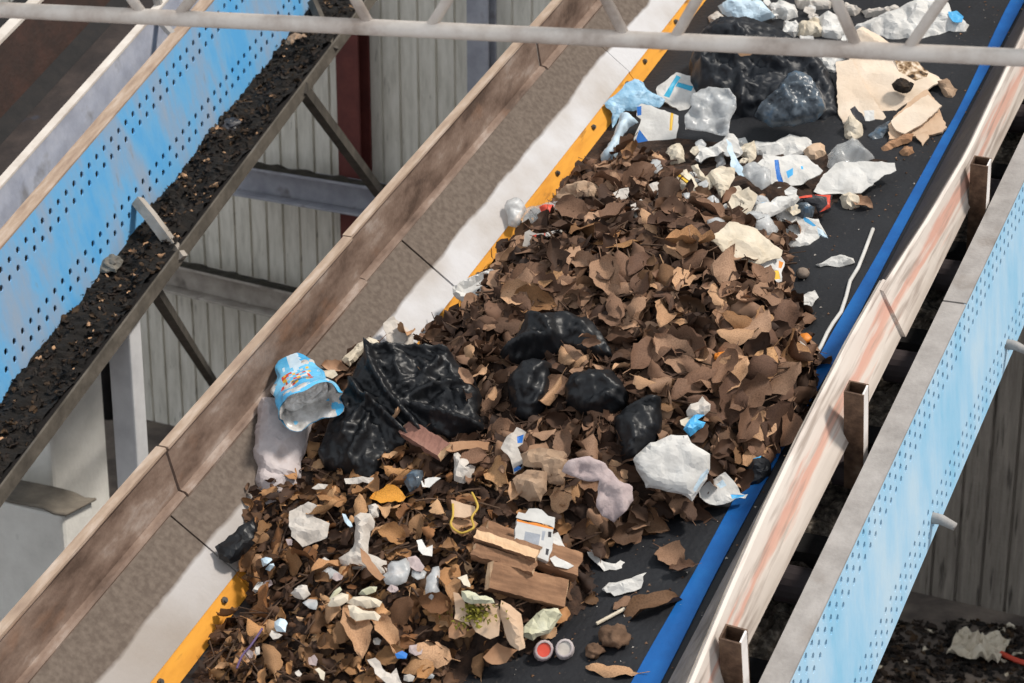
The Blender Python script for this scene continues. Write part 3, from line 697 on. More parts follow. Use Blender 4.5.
# chaff on the ledge of the left conveyor
ch = MB()
gx, gy = 16, 240; cv = []; cf = []
def chz(x, y): return -.532 + .045*max(0, .4 + noise.noise(V((x*9, y*6, 4)))) + .02*noise.noise(V((x*30, y*30, 2)))
for i in range(gy):
    for j in range(gx):
        x = -.24 + .472*j/(gx - 1); y = U0 + (U1 - U0)*i/(gy - 1); cv.append((x, y, chz(x, y)))
for i in range(gy - 1):
    for j in range(gx - 1):
        q = i*gx + j; cf.append((q, q + 1, q + gx + 1, q + gx))
ch.add(cv, cf, 0)
for i in range(2600):
    x = r2.uniform(-.05, .228); y = r2.uniform(U0, U1); k = r2.randrange(16)
    R = leaf_rot(V((0, 0, 1)), r2.uniform(0, 6.28), r2, .5); s_ = r2.uniform(.012, .05); c = V((x, y, chz(x, y) + .004))
    if r2.random() < .4: s_ *= .5; 
    ch.add([c + R @ (p*s_) for p in VAR[k][0]], VAR[k][1], 2 if r2.random() < .05 else 1)
tag(ch.build('debris', [M['chaff_bed'], M['chaff'], M['leaf_tan']], matrix=LF.m), 'black crumbling debris caked along the ledge below the sky blue guard', 'debris', kind='stuff')

# ------------------------------------------------------------------ sheets: paper, film, card, bags
SHEETS = []
def hsh(i, j, k): return math.sin(i*127.1 + j*311.7 + k*74.7)*43758.5453 % 1.0 - .5
def facet(x, y, c, k):
    """random heights on a warped triangular lattice, joined by flat facets: the creases of crumpled paper"""
    x += .35*c*noise.noise(V((x/c*.7, y/c*.7, k))); y += .35*c*noise.noise(V((x/c*.7, y/c*.7, k + 50)))
    u, v = (x - y*.57735)/c, y*1.1547/c; i, j = math.floor(u), math.floor(v); fu, fv = u - i, v - j
    if fu + fv < 1: return hsh(i, j, k)*(1 - fu - fv) + hsh(i + 1, j, k)*fu + hsh(i, j + 1, k)*fv
    return hsh(i + 1, j + 1, k)*(fu + fv - 1) + hsh(i + 1, j, k)*(1 - fv) + hsh(i, j + 1, k)*(1 - fu)
def sheet(name, poly, mat, label, cat, lift=.02, tilt=.35, amp=.008, freq=18, dome=0., rim=.05, thick=.0015, prints=(), ridges=(), res=.012, seed=0, group=None, parent=None, smooth=True, sharp=.6, base=.0, at=None, kind='paper'):
    """a crumpled, folded or swollen piece with the given outline, lying on the heap where the outline's middle falls;
    prints: [(outline, material)] printed areas; ridges: [(polyline, height, width)] folds; dome: how far it swells"""
    cx = sum(p[0] for p in poly)/len(poly); cy = sum(p[1] for p in poly)/len(poly)
    if kind == 'paper' and name != 'paper_flake': poly = [(cx + (a - cx)*1.1, cy + (b - cy)*1.1) for a, b in poly]
    q = hit(*(at or (cx, cy))); n = snorm(q.x, q.y, .08); c = (CAML - q).normalized()
    if dome and lift < .09 and heap(q.x, q.y) < .02 and q.x > -.62: lift = min(lift, .018)
    N = (n*(1 - tilt) + c*tilt).normalized(); C = q + N*lift
    e1 = (V((1, 0, 0)) - N*N.x).normalized(); e2 = N.cross(e1); sh = (0, 0)
    if dome > .012:                                               # a swollen thing shows above the ground line of its outline
        W0, W1 = MF.m @ C - CAM, MF.m @ (C + N*dome*.55) - CAM
        pj = lambda w: V((CX + FPX*w.dot(r_)/w.dot(f_), CY - FPX*w.dot(u_)/w.dot(f_)))
        dd = pj(W1) - pj(W0); sh = (-dd.x*.8, -dd.y*.8)
    def to2(p):
        p = (p[0] + sh[0], p[1] + sh[1])
        d = loc_ray(*p); t = (C - CAML).dot(N)/d.dot(N); w = CAML + d*t - C; return (w.dot(e1), w.dot(e2))
    P = [to2(p) for p in poly]; rg = random.Random(seed*131 + len(poly) + int(cx))
    B = []
    for a, b in zip(P, P[1:] + P[:1]):
        L = math.hypot(b[0] - a[0], b[1] - a[1]); k = max(1, int(L/(res*1.1)))
        for i in range(k):
            t = i/k; j = 0 if i == 0 else .22*res
            B.append((a[0] + (b[0] - a[0])*t + rg.uniform(-j, j), a[1] + (b[1] - a[1])*t + rg.uniform(-j, j)))
    nb = len(B); pts = list(B); ed = [(i, (i + 1) % nb) for i in range(nb)]
    PR = [([to2(p) for p in pp], mm) for pp, mm in prints]
    for pp, _ in PR:
        b0 = len(pts); k = len(pp)
        pts += pp; ed += [(b0 + i, b0 + (i + 1) % k) for i in range(k)]
    x0, x1 = min(p[0] for p in B), max(p[0] for p in B); y0, y1 = min(p[1] for p in B), max(p[1] for p in B)
    if kind == 'stiff': smooth = False; amp *= 1.6
    if kind == 'paper': smooth = mat.name in ('cloudy_film', 'clear_film'); dome *= .75
    cs = max(.016, min(.05, .30*math.sqrt((x1 - x0)*(y1 - y0))))
    step = max(res*(.8 if kind == 'paper' else .6 if kind == 'bag' else 1), math.sqrt(max(1e-6, (x1 - x0)*(y1 - y0))/(9000 if kind == 'bag' else 3500))); y = y0
    while y < y1:
        x = x0
        while x < x1:
            p = (x + rg.uniform(-.3, .3)*step, y + rg.uniform(-.3, .3)*step)
            if inpoly(p[0], p[1], B) and min(segdist(p, B[i], B[(i + 1) % nb]) for i in range(0, nb)) > step*.45: pts.append(p)
            x += step
        y += step
    co, _, fa, *_r = delaunay_2d_cdt([V(p) for p in pts], ed, [], 0, 1e-6)
    fa = [tuple(f) for f in fa if inpoly(sum(co[i].x for i in f)/len(f), sum(co[i].y for i in f)/len(f), B)]
    RG = [([to2(p) for p in ln], h, w) for ln, h, w in ridges]; so = V((seed*3.7 + cx*.013, cy*.017, seed*1.9))
    top, bot = [], []
    for p in co:
        s = V((p.x*freq, p.y*freq, 0)) + so
        a = noise.noise(s); b2 = noise.noise(s*2.3 + V((5, 3, 1))); c2 = noise.noise(s*4.7 + V((1, 8, 4)))
        if kind == 'bag':
            r1, r2_, r3 = (1 - abs(a))**4, (1 - abs(b2))**5, (1 - abs(c2))**5
            z = amp*(1.0*r1**1.6 + .9*r2_**1.5 + .45*r3**1.5 - .7) + amp*1.6*facet(p.x, p.y, .085, seed) + amp*.9*facet(p.x, p.y, .036, seed + 4) + amp*.35*facet(p.x, p.y, .016, seed + 8)
        elif kind == 'paper':
            z = (amp*1.9 + dome*.35)*facet(p.x, p.y, cs, seed) + (amp*.8 + dome*.12)*facet(p.x, p.y, cs*.42, seed + 9) + amp*.25*a
        elif kind == 'soft': z = amp*((1 - 2*abs(a)) + .5*(1 - 2*abs(b2)) + .8*facet(p.x, p.y, cs*.7, seed))
        else: z = amp*(.6*a + 1.2*facet(p.x, p.y, .06, seed))
        f = 1.0
        if dome:
            d = min(segdist(p, B[i], B[(i + 1) % nb]) for i in range(nb)); f = min(1, d/rim); f = math.sqrt(max(0, 1 - (1 - f)**2))
            z = z*(.25 + .75*f) + dome*f
        for ln, h, w in RG:
            d = min(segdist(p, ln[i], ln[i + 1]) for i in range(len(ln) - 1)); z += h*math.exp(-(d/w)**2)
        lat = V((facet(p.x, p.y, cs*.8, seed + 21), facet(p.x, p.y, cs*.8, seed + 33), 0))*(cs*.35 if kind == 'paper' else 0)
        w3 = e1*(p.x + lat.x) + e2*(p.y + lat.y)
        top.append(w3 + N*z); bot.append(w3 + (N*(z - thick) if not dome else N*(min(z - thick, 0) - base)))
    nt = len(top); faces, mi = [], []
    mats = [mat] + [mm for _, mm in PR]
    for f in fa:
        if (co[f[1]] - co[f[0]]).cross(co[f[2]] - co[f[0]]) < 0: f = f[::-1]
        px_, py_ = sum(co[i].x for i in f)/len(f), sum(co[i].y for i in f)/len(f); k = 0
        for pi, (pp, _) in enumerate(PR):
            if inpoly(px_, py_, pp): k = pi + 1
        faces.append(f); mi.append(k); faces.append(tuple(nt + i for i in f[::-1])); mi.append(0)
    from collections import Counter
    ec = Counter()
    for f in faces[::2]:
        for i in range(len(f)): ec[f[i], f[(i + 1) % len(f)]] += 1
    for (a, b) in list(ec):
        if (b, a) not in ec: faces.append((b, a, nt + a, nt + b)); mi.append(0)
    if parent is not None:
        o = mesh_obj(name, top + bot, faces, mats, parent, mi, smooth)
        m = MF.m.copy(); m.translation = MF.m @ C; o.matrix_parent_inverse = Matrix.Identity(4); bpy.context.view_layer.update(); o.matrix_local = parent.matrix_world.inverted() @ m
        return o
    o = mesh_obj(name, top + bot, faces, mats, None, mi, smooth); m = MF.m.copy(); m.translation = MF.m @ C; o.matrix_world = m
    return tag(o, label, cat, group)
def Z(ox, oy, sc_, pts): return [(ox + x/sc_, oy + y/sc_) for x, y in pts]
# ------------------------------------------------------------------ bin bags
def S(name, poly, mat, label, cat, **k):
    if mat in ('card', 'card_pale', 'card_dark') or name in ('tray', 'carton', 'paper_card', 'petal'): k.setdefault('kind', 'stiff')
    SHEETS.append(poly); k.setdefault('seed', len(SHEETS)); return sheet(name, poly, M[mat], label, cat, **k)
# the large bag at the top
T = lambda pts: Z(680, 0, 2.977, pts)
big = S('bin_bag', [(688, 58), (697, 34), (712, 20), (735, 15), (760, 17), (783, 27), (806, 42), (826, 62), (840, 95), (845, 124), (838, 139), (808, 144), (775, 140), (742, 128), (716, 112), (698, 96), (688, 80)], 'bag_navy',
        'large swollen dark bin bag on the belt beside the pale cardboard', 'bin bag', kind='bag', dome=.16, rim=.14, tilt=.45, lift=.03, amp=.022, freq=7, res=.016, base=.04,
        ridges=[([(700, 40), (740, 45), (775, 75)], .03, .02), ([(735, 60), (745, 95), (742, 120)], .028, .018), ([(800, 55), (825, 80), (838, 120)], .03, .03), ([(705, 72), (735, 62), (760, 62)], .03, .02), ([(760, 62), (790, 66), (820, 95)], -.02, .02)])
S('bin_bag', [(754, 112), (765, 98), (780, 84), (786, 72), (799, 69), (812, 75), (822, 90), (826, 107), (815, 118), (796, 122), (772, 124)], 'bag_grey',
  'small smoky grey translucent bag with a knot, resting on the large dark bin bag', 'bin bag', kind='bag', dome=.06, rim=.06, tilt=.55, lift=.22, amp=.012, freq=16, ridges=[([(780, 84), (786, 95), (792, 108)], .02, .012), ([(760, 108), (775, 97), (786, 92)], .02, .012)])
# left bag, torn and folded
S('bin_bag', [(349, 378), (356, 361), (369, 347), (392, 344), (447, 346), (459, 362), (474, 376), (480, 392), (478, 412), (486, 424), (484, 436), (455, 441), (425, 441), (399, 452), (388, 468), (374, 489), (345, 474), (322, 462), (316, 448), (327, 420), (341, 396)], 'bag',
  'glossy black torn bin bag with long twisted folds, lying below the blue snack packet', 'bin bag', kind='bag', dome=.07, rim=.07, tilt=.5, lift=.035, amp=.016, freq=9, res=.011, base=.05,
  ridges=[([(368, 350), (374, 372), (390, 400), (412, 424), (425, 440)], .05, .010), ([(349, 380), (362, 398), (385, 418), (410, 440)], .045, .009), ([(368, 350), (400, 349), (448, 352)], .035, .011), ([(405, 408), (440, 418), (482, 430)], .04, .011), ([(440, 365), (420, 385), (400, 395)], .025, .012), ([(470, 385), (440, 390), (410, 402)], .03, .012), ([(345, 440), (360, 420), (372, 405)], .02, .012), ([(350, 465), (365, 440), (372, 420)], .02, .012)])
ZB = lambda pts: Z(440, 290, 4.017, pts)
S('bin_bag', ZB([(230, 250), (280, 195), (345, 100), (420, 82), (490, 84), (590, 108), (650, 175), (712, 285), (640, 290), (500, 268), (430, 300), (330, 320), (250, 330)]), 'bag',
  'wide humped black bin bag half buried in leaves behind the three knotted ones', 'bin bag', kind='bag', dome=.10, rim=.08, tilt=.5, lift=.0, amp=.014, freq=9, base=.05,
  ridges=[(ZB([(590, 110), (650, 180), (700, 270)]), .03, .014), (ZB([(350, 110), (450, 160), (470, 260)]), .03, .014), (ZB([(270, 260), (360, 225), (450, 230)]), .035, .016), (ZB([(480, 90), (560, 140), (620, 200)]), .02, .016)])
S('bin_bag', ZB([(265, 350), (330, 278), (390, 265), (440, 285), (445, 380), (440, 450), (385, 535), (340, 530), (300, 500), (272, 430)]), 'bag',
  'round knotted black bin bag with a dead leaf on its right, before the humped one', 'bin bag', kind='bag', dome=.085, rim=.075, tilt=.6, lift=.02, amp=.012, freq=12, base=.06, ridges=[(ZB([(430, 290), (390, 330), (350, 420)]), .018, .012), (ZB([(435, 320), (420, 400), (380, 480)]), .018, .012)])
S('bin_bag', ZB([(492, 370), (530, 322), (610, 305), (690, 310), (730, 360), (757, 420), (750, 470), (690, 515), (620, 505), (550, 480), (500, 450)]), 'bag',
  'middle black bin bag of three in front of the humped one', 'bin bag', kind='bag', dome=.085, rim=.08, tilt=.6, lift=.02, amp=.014, freq=11, base=.06, ridges=[(ZB([(560, 380), (640, 360), (720, 400)]), .02, .014), (ZB([(600, 470), (680, 440), (745, 455)]), .022, .012)])
S('bin_bag', ZB([(700, 500), (755, 465), (800, 430), (850, 405), (888, 425), (895, 500), (892, 565), (850, 640), (790, 690), (725, 690), (712, 600)]), 'bag',
  'slumped black bin bag beside the white padded sheet, rightmost of the three in a row', 'bin bag', kind='bag', dome=.07, rim=.07, tilt=.6, lift=.02, amp=.013, freq=12, base=.06, ridges=[(ZB([(755, 470), (820, 450), (890, 440)]), .03, .010), (ZB([(760, 540), (780, 600), (760, 660)]), .018, .014)])

# ------------------------------------------------------------------ blue snack packet with foil lining
def snack():
    A = MF.on(288, 357, .30); dA = (A - CAML).length; Bc = CAML + loc_ray(310, 407)*(dA - .25)
    ax = (Bc - A); c = (CAML - Bc).normalized()
    side = ax.cross(c).normalized(); up = side.cross(ax.normalized()).normalized()
    e = empty('snack_packet', Matrix.Translation(MF.m @ Bc) @ ROT.to_4x4(), 'bright blue snack packet with red and yellow print, its silver mouth open', 'packet')
    def shell(k, t0, t1, sgn):
        vs, fs = [], []; nt, ns = 22, 48
        for i in range(nt):
            t = t0 + (t1 - t0)*i/(nt - 1); cc = A + ax*t - Bc
            w = .030 + .068*t**.7; h = .004 + .060*t**1.1
            for s in range(ns):
                a = 2*math.pi*s/ns; rr = 1 + k*noise.noise(V((math.cos(a)*2.2, math.sin(a)*2.2, t*5))) - (0 if sgn > 0 else .03)
                yy = .012*math.sin(a*5)*(t**4)
                vs.append(cc + side*(math.cos(a)*w*rr) + up*(math.sin(a)*h*rr) + ax.normalized()*yy*(1 if t > .9 else 0))
        for i in range(nt - 1):
            for s in range(ns):
                f = (i*ns + s, i*ns + (s + 1) % ns, (i + 1)*ns + (s + 1) % ns, (i + 1)*ns + s); fs.append(f if sgn > 0 else f[::-1])
        return vs, fs
    vs, fs = shell(.22, 0, 1, 1); mi = []
    for f in fs:
        p = sum((vs[i] for i in f), V())/4; t = (p - (A - Bc)).dot(ax)/ax.dot(ax); s = p.dot(side); u = p.dot(up); m = 0
        if u > 0 and .45 < t < .74 and -.04 < s < .052:
            n = noise.noise(V((s*70, t*17, 2)))
            if n > .16: m = 1
            elif n < -.30: m = 2
            elif n > .06: m = 3
        if t < .5 and u > 0 and abs(s) < .03 and noise.noise(V((s*30, t*6, 8))) > -.2: m = 4
        mi.append(m)
    o = mesh_obj('printed_film', vs, fs, [M['crisp'], M['red'], M['yellow_print'], M['white'], M['pale_blue']], e, mi, True)
    vs, fs = shell(.30, .25, 1, -1); mesh_obj('foil_lining', vs, fs, M['silver'], e, None, True)
    b = MB(); k = len(vs)
    vs2, fs2 = [], []
    for i in range(9):
        for s in range(24):
            a = 2*math.pi*s/24; r = (1 - i/8); vs2.append(A + ax*.72 - Bc + side*(math.cos(a)*.072*r) + up*(math.sin(a)*.055*r) + ax*(.05*noise.noise(V((math.cos(a)*r*4, math.sin(a)*r*4, 3))) + .02))
    for i in range(8):
        for s in range(24): fs2.append((i*24 + s, i*24 + (s + 1) % 24, (i + 1)*24 + (s + 1) % 24, (i + 1)*24 + s))
    mesh_obj('foil_fold', vs2, fs2, M['silver'], e, None, False)
snack()
S('paper_roll', [(264, 401), (277, 400), (312, 410), (309, 430), (303, 458), (299, 485), (296, 505), (263, 503), (259, 470), (257, 440)], 'greypaper', 'damp grey flattened paper roll leaning on the liner below the blue snack packet', 'paper roll', dome=.045, rim=.07, tilt=.45, lift=.05, amp=.006, freq=14, base=.02, ridges=[([(262, 468), (280, 474), (302, 480)], -.008, .008)])
# tray, carton and wrappers along the yellow skirt
ta = S('tray', Z(340, 228, 3, [(338, 180), (362, 158), (452, 125), (490, 150), (470, 205), (420, 245), (400, 240), (340, 200)]), 'white', 'soiled white shallow tray tipped against the yellow skirt', 'tray', lift=.12, tilt=.4, amp=.002, freq=14, thick=.012, ridges=[(Z(340, 228, 3, [(345, 185), (455, 132), (485, 152)]), .022, .008), (Z(340, 228, 3, [(345, 195), (408, 238), (465, 205)]), .018, .008)])
ZC = lambda pts: Z(480, 180, 5.256, pts)
S('tissue', ZC([(135, 140), (150, 105), (190, 90), (230, 105), (245, 150), (215, 200), (195, 235), (165, 225), (155, 180)]), 'film', 'crumpled cloudy tissue caught on the white liner edge above the red printed film', 'tissue', dome=.03, rim=.03, lift=.05, amp=.012, freq=24)
S('plastic_wrapper', ZC([(225, 160), (290, 130), (360, 110), (440, 100), (500, 120), (545, 165), (500, 190), (430, 200), (340, 205), (235, 215)]), 'clear_film', 'clear crumpled wrapper with red print beside the yellow skirt', 'wrapper', dome=.03, rim=.05, lift=.09, amp=.014, freq=20, prints=[(ZC([(300, 150), (340, 135), (388, 138), (385, 165), (350, 200), (318, 190)]), M['red'])])
S('paper_bag', ZC([(395, 80), (440, 20), (500, 0), (590, 5), (615, 50), (600, 100), (540, 138), (470, 110), (420, 100)]), 'kraft', 'crumpled brown paper bag high on the heap against the yellow skirt', 'paper bag', dome=.05, rim=.05, lift=.08, amp=.016, freq=20)
S('carton', ZC([(235, 275), (262, 262), (300, 285), (428, 262), (430, 320), (380, 362), (290, 368), (260, 385), (215, 440), (222, 360)]), 'white_dirty', 'torn white carton with a red stripe sunk in leaves by the yellow skirt', 'carton', lift=.13, tilt=.5, amp=.004, freq=14, thick=.012, prints=[(ZC([(277, 292), (300, 288), (300, 362), (280, 366)]), M['red']), (ZC([(340, 282), (346, 281), (347, 350), (341, 352)]), M['red'])])
S('paper_scrap', Z(240, 330, 4.017, [(420, 105), (470, 60), (520, 28), (560, 40), (565, 70), (515, 70), (480, 100), (450, 135)]), 'cream', 'rolled cream paper beside the top rim of the torn black bag', 'paper scrap', dome=.03, rim=.03, lift=.08, amp=.008, freq=20)
S('paper_scrap', [(385, 325), (393, 318), (403, 326), (412, 335), (413, 344), (388, 345)], 'white_dirty', 'dirty white paper against the white liner just above the torn black bag', 'paper scrap', lift=.08, amp=.010, freq=22)
S('paper_scrap', Z(240, 330, 4.017, [(330, 165), (380, 160), (388, 180), (370, 195), (335, 180)]), 'cream', 'small cream scrap peeping out behind the blue snack packet', 'paper scrap', lift=.10, amp=.004, freq=20)

# ------------------------------------------------------------------ upper left group
ZD = lambda pts: Z(580, 60, 4.88, pts)
S('plastic_packet', ZD([(140, 210), (185, 165), (260, 100), (305, 118), (330, 150), (365, 175), (402, 200), (385, 228), (330, 225), (280, 240), (230, 240), (190, 300), (165, 320), (170, 260)]), 'denim', 'speckled pale blue packet flopped over the yellow skirt', 'packet', lift=.09, tilt=.45, amp=.008, freq=15, dome=.012, rim=.05)
S('plastic_sleeve', ZD([(195, 255), (240, 250), (285, 295), (240, 320), (205, 370), (185, 450), (160, 490), (105, 485), (100, 455), (150, 390), (180, 310)]), 'pale_blue', 'pale blue ribbed plastic sleeve hanging over the yellow skirt below the speckled packet', 'sleeve', kind='soft', lift=.09, tilt=.45, amp=.006, freq=20, dome=.03, rim=.03, ridges=[(ZD([(130 + 9*k, 470 - 22*k), (185 + 6*k, 480 - 26*k)]), .006, .004) for k in range(8)])
S('plastic_packet', ZD([(380, 150), (430, 100), (470, 75), (582, 90), (562, 150), (535, 210), (510, 252), (455, 225), (392, 190)]), 'white', 'white packet with turquoise bars between the speckled packet and the large bin bag', 'packet', lift=.05, tilt=.4, amp=.006, freq=14, thick=.008, prints=[(ZD([(470, 80), (490, 88), (435, 180), (412, 178)]), M['teal']), (ZD([(478, 112), (555, 138), (548, 158), (466, 132)]), M['teal'])])
S('paper_card', ZD([(300, 215), (345, 222), (480, 270), (482, 320), (470, 390), (430, 415), (330, 412), (300, 402), (268, 425), (262, 385), (285, 330), (298, 290), (275, 275), (278, 235)]), 'white', 'white folded card with a yellow strip and a blue corner', 'card', lift=.06, tilt=.55, amp=.006, freq=9, thick=.003, prints=[(ZD([(443, 252), (457, 254), (449, 345), (436, 345)]), M['yellow_print']), (ZD([(290, 340), (335, 395), (328, 418), (268, 424), (275, 380)]), M['navy']), (ZD([(278, 232), (300, 228), (300, 270), (280, 275)]), M['navy'])])
S('paper_scrap', ZD([(415, 440), (430, 415), (480, 400), (500, 430), (505, 480), (480, 490), (425, 485)]), 'cream', 'cream crumple just under the white card with the yellow strip', 'paper scrap', lift=.05, dome=.03, rim=.03, amp=.008, freq=22)
S('paper_scrap', ZD([(455, 560), (480, 545), (525, 535), (560, 570), (590, 640), (595, 690), (555, 688), (540, 650), (500, 620), (465, 600)]), 'cream', 'cream curled strip with a yellow edge lying on the brown leaves', 'paper scrap', lift=.05, dome=.025, rim=.03, amp=.006, freq=18, prints=[(ZD([(460, 562), (472, 556), (535, 610), (528, 622)]), M['yellow_print'])])
S('paper_scrap', ZD([(550, 510), (575, 505), (610, 555), (635, 540), (650, 600), (625, 615), (590, 580)]), 'cream', 'slim cream strip in front of the cloudy tissue by the large bin bag', 'paper scrap', lift=.06, dome=.02, rim=.02, amp=.006, freq=20)
S('paper_scrap', ZD([(630, 560), (680, 515), (755, 525), (745, 580), (700, 640), (690, 660), (660, 610)]), 'cream', 'pointed cream paper cone below the twisted pale blue strip', 'paper scrap', lift=.05, dome=.02, rim=.03, amp=.008, freq=18)
S('tissue', ZD([(512, 280), (545, 240), (540, 190), (590, 150), (650, 142), (730, 152), (762, 190), (765, 240), (735, 300), (728, 390), (690, 375), (640, 365), (570, 355), (515, 350)]), 'film', 'cloudy translucent tissue draped on the left side of the large bin bag', 'tissue', kind='soft', lift=.17, tilt=.6, amp=.020, freq=19)
S('paper_scrap', ZD([(568, 475), (600, 440), (660, 400), (755, 365), (772, 395), (770, 440), (735, 430), (700, 450), (640, 480), (600, 505)]), 'white', 'white twisted paper strip below the cloudy tissue', 'paper scrap', lift=.06, amp=.018, freq=20)
S('paper_scrap', ZD([(712, 395), (735, 410), (760, 470), (800, 530), (808, 578), (770, 560), (745, 510), (725, 460)]), 'pale_blue', 'twisted pale blue strip left of the white paper with the blue bar', 'paper scrap', lift=.08, amp=.008, freq=22)
put_leaf(736 + 14, 109, .075, 'small tan leaf stuck on the front of the large bin bag', None, spin=.2, tilt=.05, lift=.24, data=TAN_ME, var=2, wide=.6)
# ------------------------------------------------------------------ top edge
S('plastic_bag', T([(118, 12), (165, -8), (240, 0), (262, 18), (276, 40), (235, 58), (190, 72), (150, 50), (128, 28)]), 'pale_blue', 'pale blue plastic bag above the large bin bag at the top of the heap', 'plastic bag', lift=.10, dome=.04, rim=.05, amp=.010, freq=10)
for (pts, mt, lb) in [
    ([(85, 40), (110, 25), (130, 45), (115, 62), (90, 60)], 'white_dirty', 'soiled white wad beside the yellow skirt at the top'),
    ([(262, 12), (300, -2), (340, 8), (350, 45), (318, 62), (285, 48)], 'white', 'white crumpled paper right of the pale blue bag at the top'),
    ([(345, -10), (420, -12), (455, 0), (440, 22), (390, 26), (350, 14)], 'white_dirty', 'flat soiled paper at the very top of the heap'),
    ([(310, 60), (345, 60), (362, 85), (340, 106), (305, 98)], 'white', 'white crumple above the girder chord, right behind the large bin bag'),
    ([(355, 68), (400, 50), (430, 70), (425, 102), (380, 112), (352, 96)], 'cream', 'cream crumpled paper behind the large bin bag'),
    ([(395, 45), (450, 38), (498, 52), (505, 90), (470, 122), (425, 108), (415, 70)], 'white', 'bright white crumpled tissue left of the white film bag'),
    ([(398, 165), (440, 160), (488, 165), (490, 190), (465, 220), (430, 205)], 'white', 'white paper squeezed between the large bin bag and the cardboard, right under the girder'),
    ([(545, 22), (590, 15), (640, 12), (660, 22), (615, 38), (560, 48)], 'white_dirty', 'dirty pinkish rag behind the white film bag'),
    ([(455, 12), (500, 5), (535, 20), (520, 45), (470, 35)], 'white_dirty', 'soiled wad between girder bars at the top of the belt')]:
    S('paper_scrap', T(pts), mt, lb, 'paper scrap', lift=.06, dome=.04, rim=.04, amp=.016, freq=20)
S('plastic_bag', T([(528, 72), (585, 45), (640, 26), (700, 2), (745, -12), (790, 8), (812, 40), (850, 66), (845, 90), (790, 98), (740, 120), (712, 136), (668, 128), (620, 118), (575, 95)]), 'white', 'flattened white film bag lying at the top of the belt behind the cardboard', 'plastic bag', lift=.04, dome=.05, rim=.10, amp=.012, freq=8)
S('plastic_scrap', T([(800, 38), (825, 35), (842, 48), (838, 66), (812, 64)]), 'sky', 'bright sky blue scrap at the right end of the white film bag', 'plastic scrap', lift=.07, amp=.004, freq=18)
# ------------------------------------------------------------------ cardboard
S('cardboard_sheet', [(836, 62), (852, 60), (868, 92), (886, 117), (874, 128), (858, 134), (846, 131), (838, 112)], 'card_pale', 'pale cardboard flap right beside the large bin bag, under the top sheet', 'cardboard', lift=.03, tilt=.25, amp=.004, freq=6, thick=.006)
S('cardboard_sheet', T([(735, 268), (760, 300), (795, 378), (780, 392), (735, 400), (680, 404), (622, 414), (620, 370), (650, 335), (700, 290)]), 'card', 'folded tan cardboard layer below the top cardboard sheet, nearest the blue line', 'cardboard', lift=.035, tilt=.2, amp=.005, freq=6, thick=.008, ridges=[(T([(660, 350), (745, 312)]), .012, .012)])
S('cardboard_sheet', [(891, 121), (904, 110), (928, 95), (942, 106), (926, 121), (905, 134), (896, 130)], 'card_pale', 'small creased cardboard tongue between the two big cardboard layers', 'cardboard', lift=.06, tilt=.25, amp=.004, freq=8, thick=.006)
S('cardboard_sheet', T([(482, 205), (505, 175), (525, 92), (545, 80), (600, 112), (660, 160), (735, 190), (792, 228), (770, 240), (742, 262), (680, 305), (612, 348), (570, 290), (530, 245)]), 'card_pale', 'large pale cardboard sheet, the topmost, with a patch of black mould', 'cardboard', lift=.075, tilt=.25, amp=.006, freq=4, thick=.006, ridges=[(T([(540, 95), (640, 170)]), .012, .02), (T([(735, 190), (795, 230)]), -.03, .03)], prints=[(T([(632, 165), (700, 170), (740, 195), (735, 225), (700, 238), (652, 215)]), pm('mould_spotted_card', ['#dac7b2', '#a58a6c', '#6b5238', '#2b2119'], 30, .9, .3, 60, lo=.42, hi=.62))])
S('mould_clump', T([(633, 245), (645, 232), (672, 232), (693, 245), (685, 264), (660, 270), (640, 262)]), 'mould', 'black mouldy clump lying on the top cardboard sheet', 'clump', lift=.095, dome=.025, rim=.02, amp=.006, freq=40)
S('cardboard_scrap', T([(598, 440), (622, 420), (668, 400), (696, 398), (690, 420), (648, 436), (604, 454)]), 'card_dark', 'torn brown cardboard strip at the foot of the cardboard sheets', 'cardboard', lift=.015, dome=.012, rim=.02, amp=.004, freq=16)
S('cardboard_scrap', T([(700, 398), (738, 390), (742, 410), (722, 436)]), 'card', 'small triangular cardboard corner hanging from the folded tan layer', 'cardboard', lift=.02, amp=.003, freq=16, thick=.004)
S('cardboard_scrap', T([(768, 240), (795, 230), (820, 262), (812, 290), (790, 285)]), 'kraft', 'curled brown paper end beyond the corner of the top cardboard sheet', 'cardboard', lift=.03, dome=.02, rim=.02, amp=.006, freq=20)
S('clod', T([(652, 448), (668, 430), (692, 432), (698, 450), (680, 466), (660, 464)]), 'card_dark', 'small brown clod on the belt below the cardboard strip', 'clod', lift=.005, dome=.02, rim=.02, amp=.005, freq=30)
S('plastic_scrap', T([(562, 398), (590, 372), (620, 360), (622, 380), (600, 405), (575, 415)]), 'bag_grey', 'dark grey shiny film scrap just left of the cardboard strip', 'plastic scrap', lift=.02, dome=.015, rim=.02, amp=.008, freq=22)
S('paper_scrap', T([(508, 325), (522, 318), (545, 345), (550, 362), (525, 358)]), 'darkp', 'dark and white label scrap on the pale cardboard flap', 'paper scrap', lift=.06, amp=.004, freq=16)
S('paper_scrap', T([(548, 330), (576, 330), (578, 356), (552, 360)]), 'white', 'small square white label on the pale cardboard flap', 'paper scrap', lift=.06, amp=.003, freq=16)
S('paper_scrap', T([(490, 360), (510, 342), (538, 362), (542, 395), (515, 420), (492, 405)]), 'cream', 'cream wad at the lower corner of the large bin bag', 'paper scrap', lift=.04, dome=.04, rim=.03, amp=.008, freq=20)

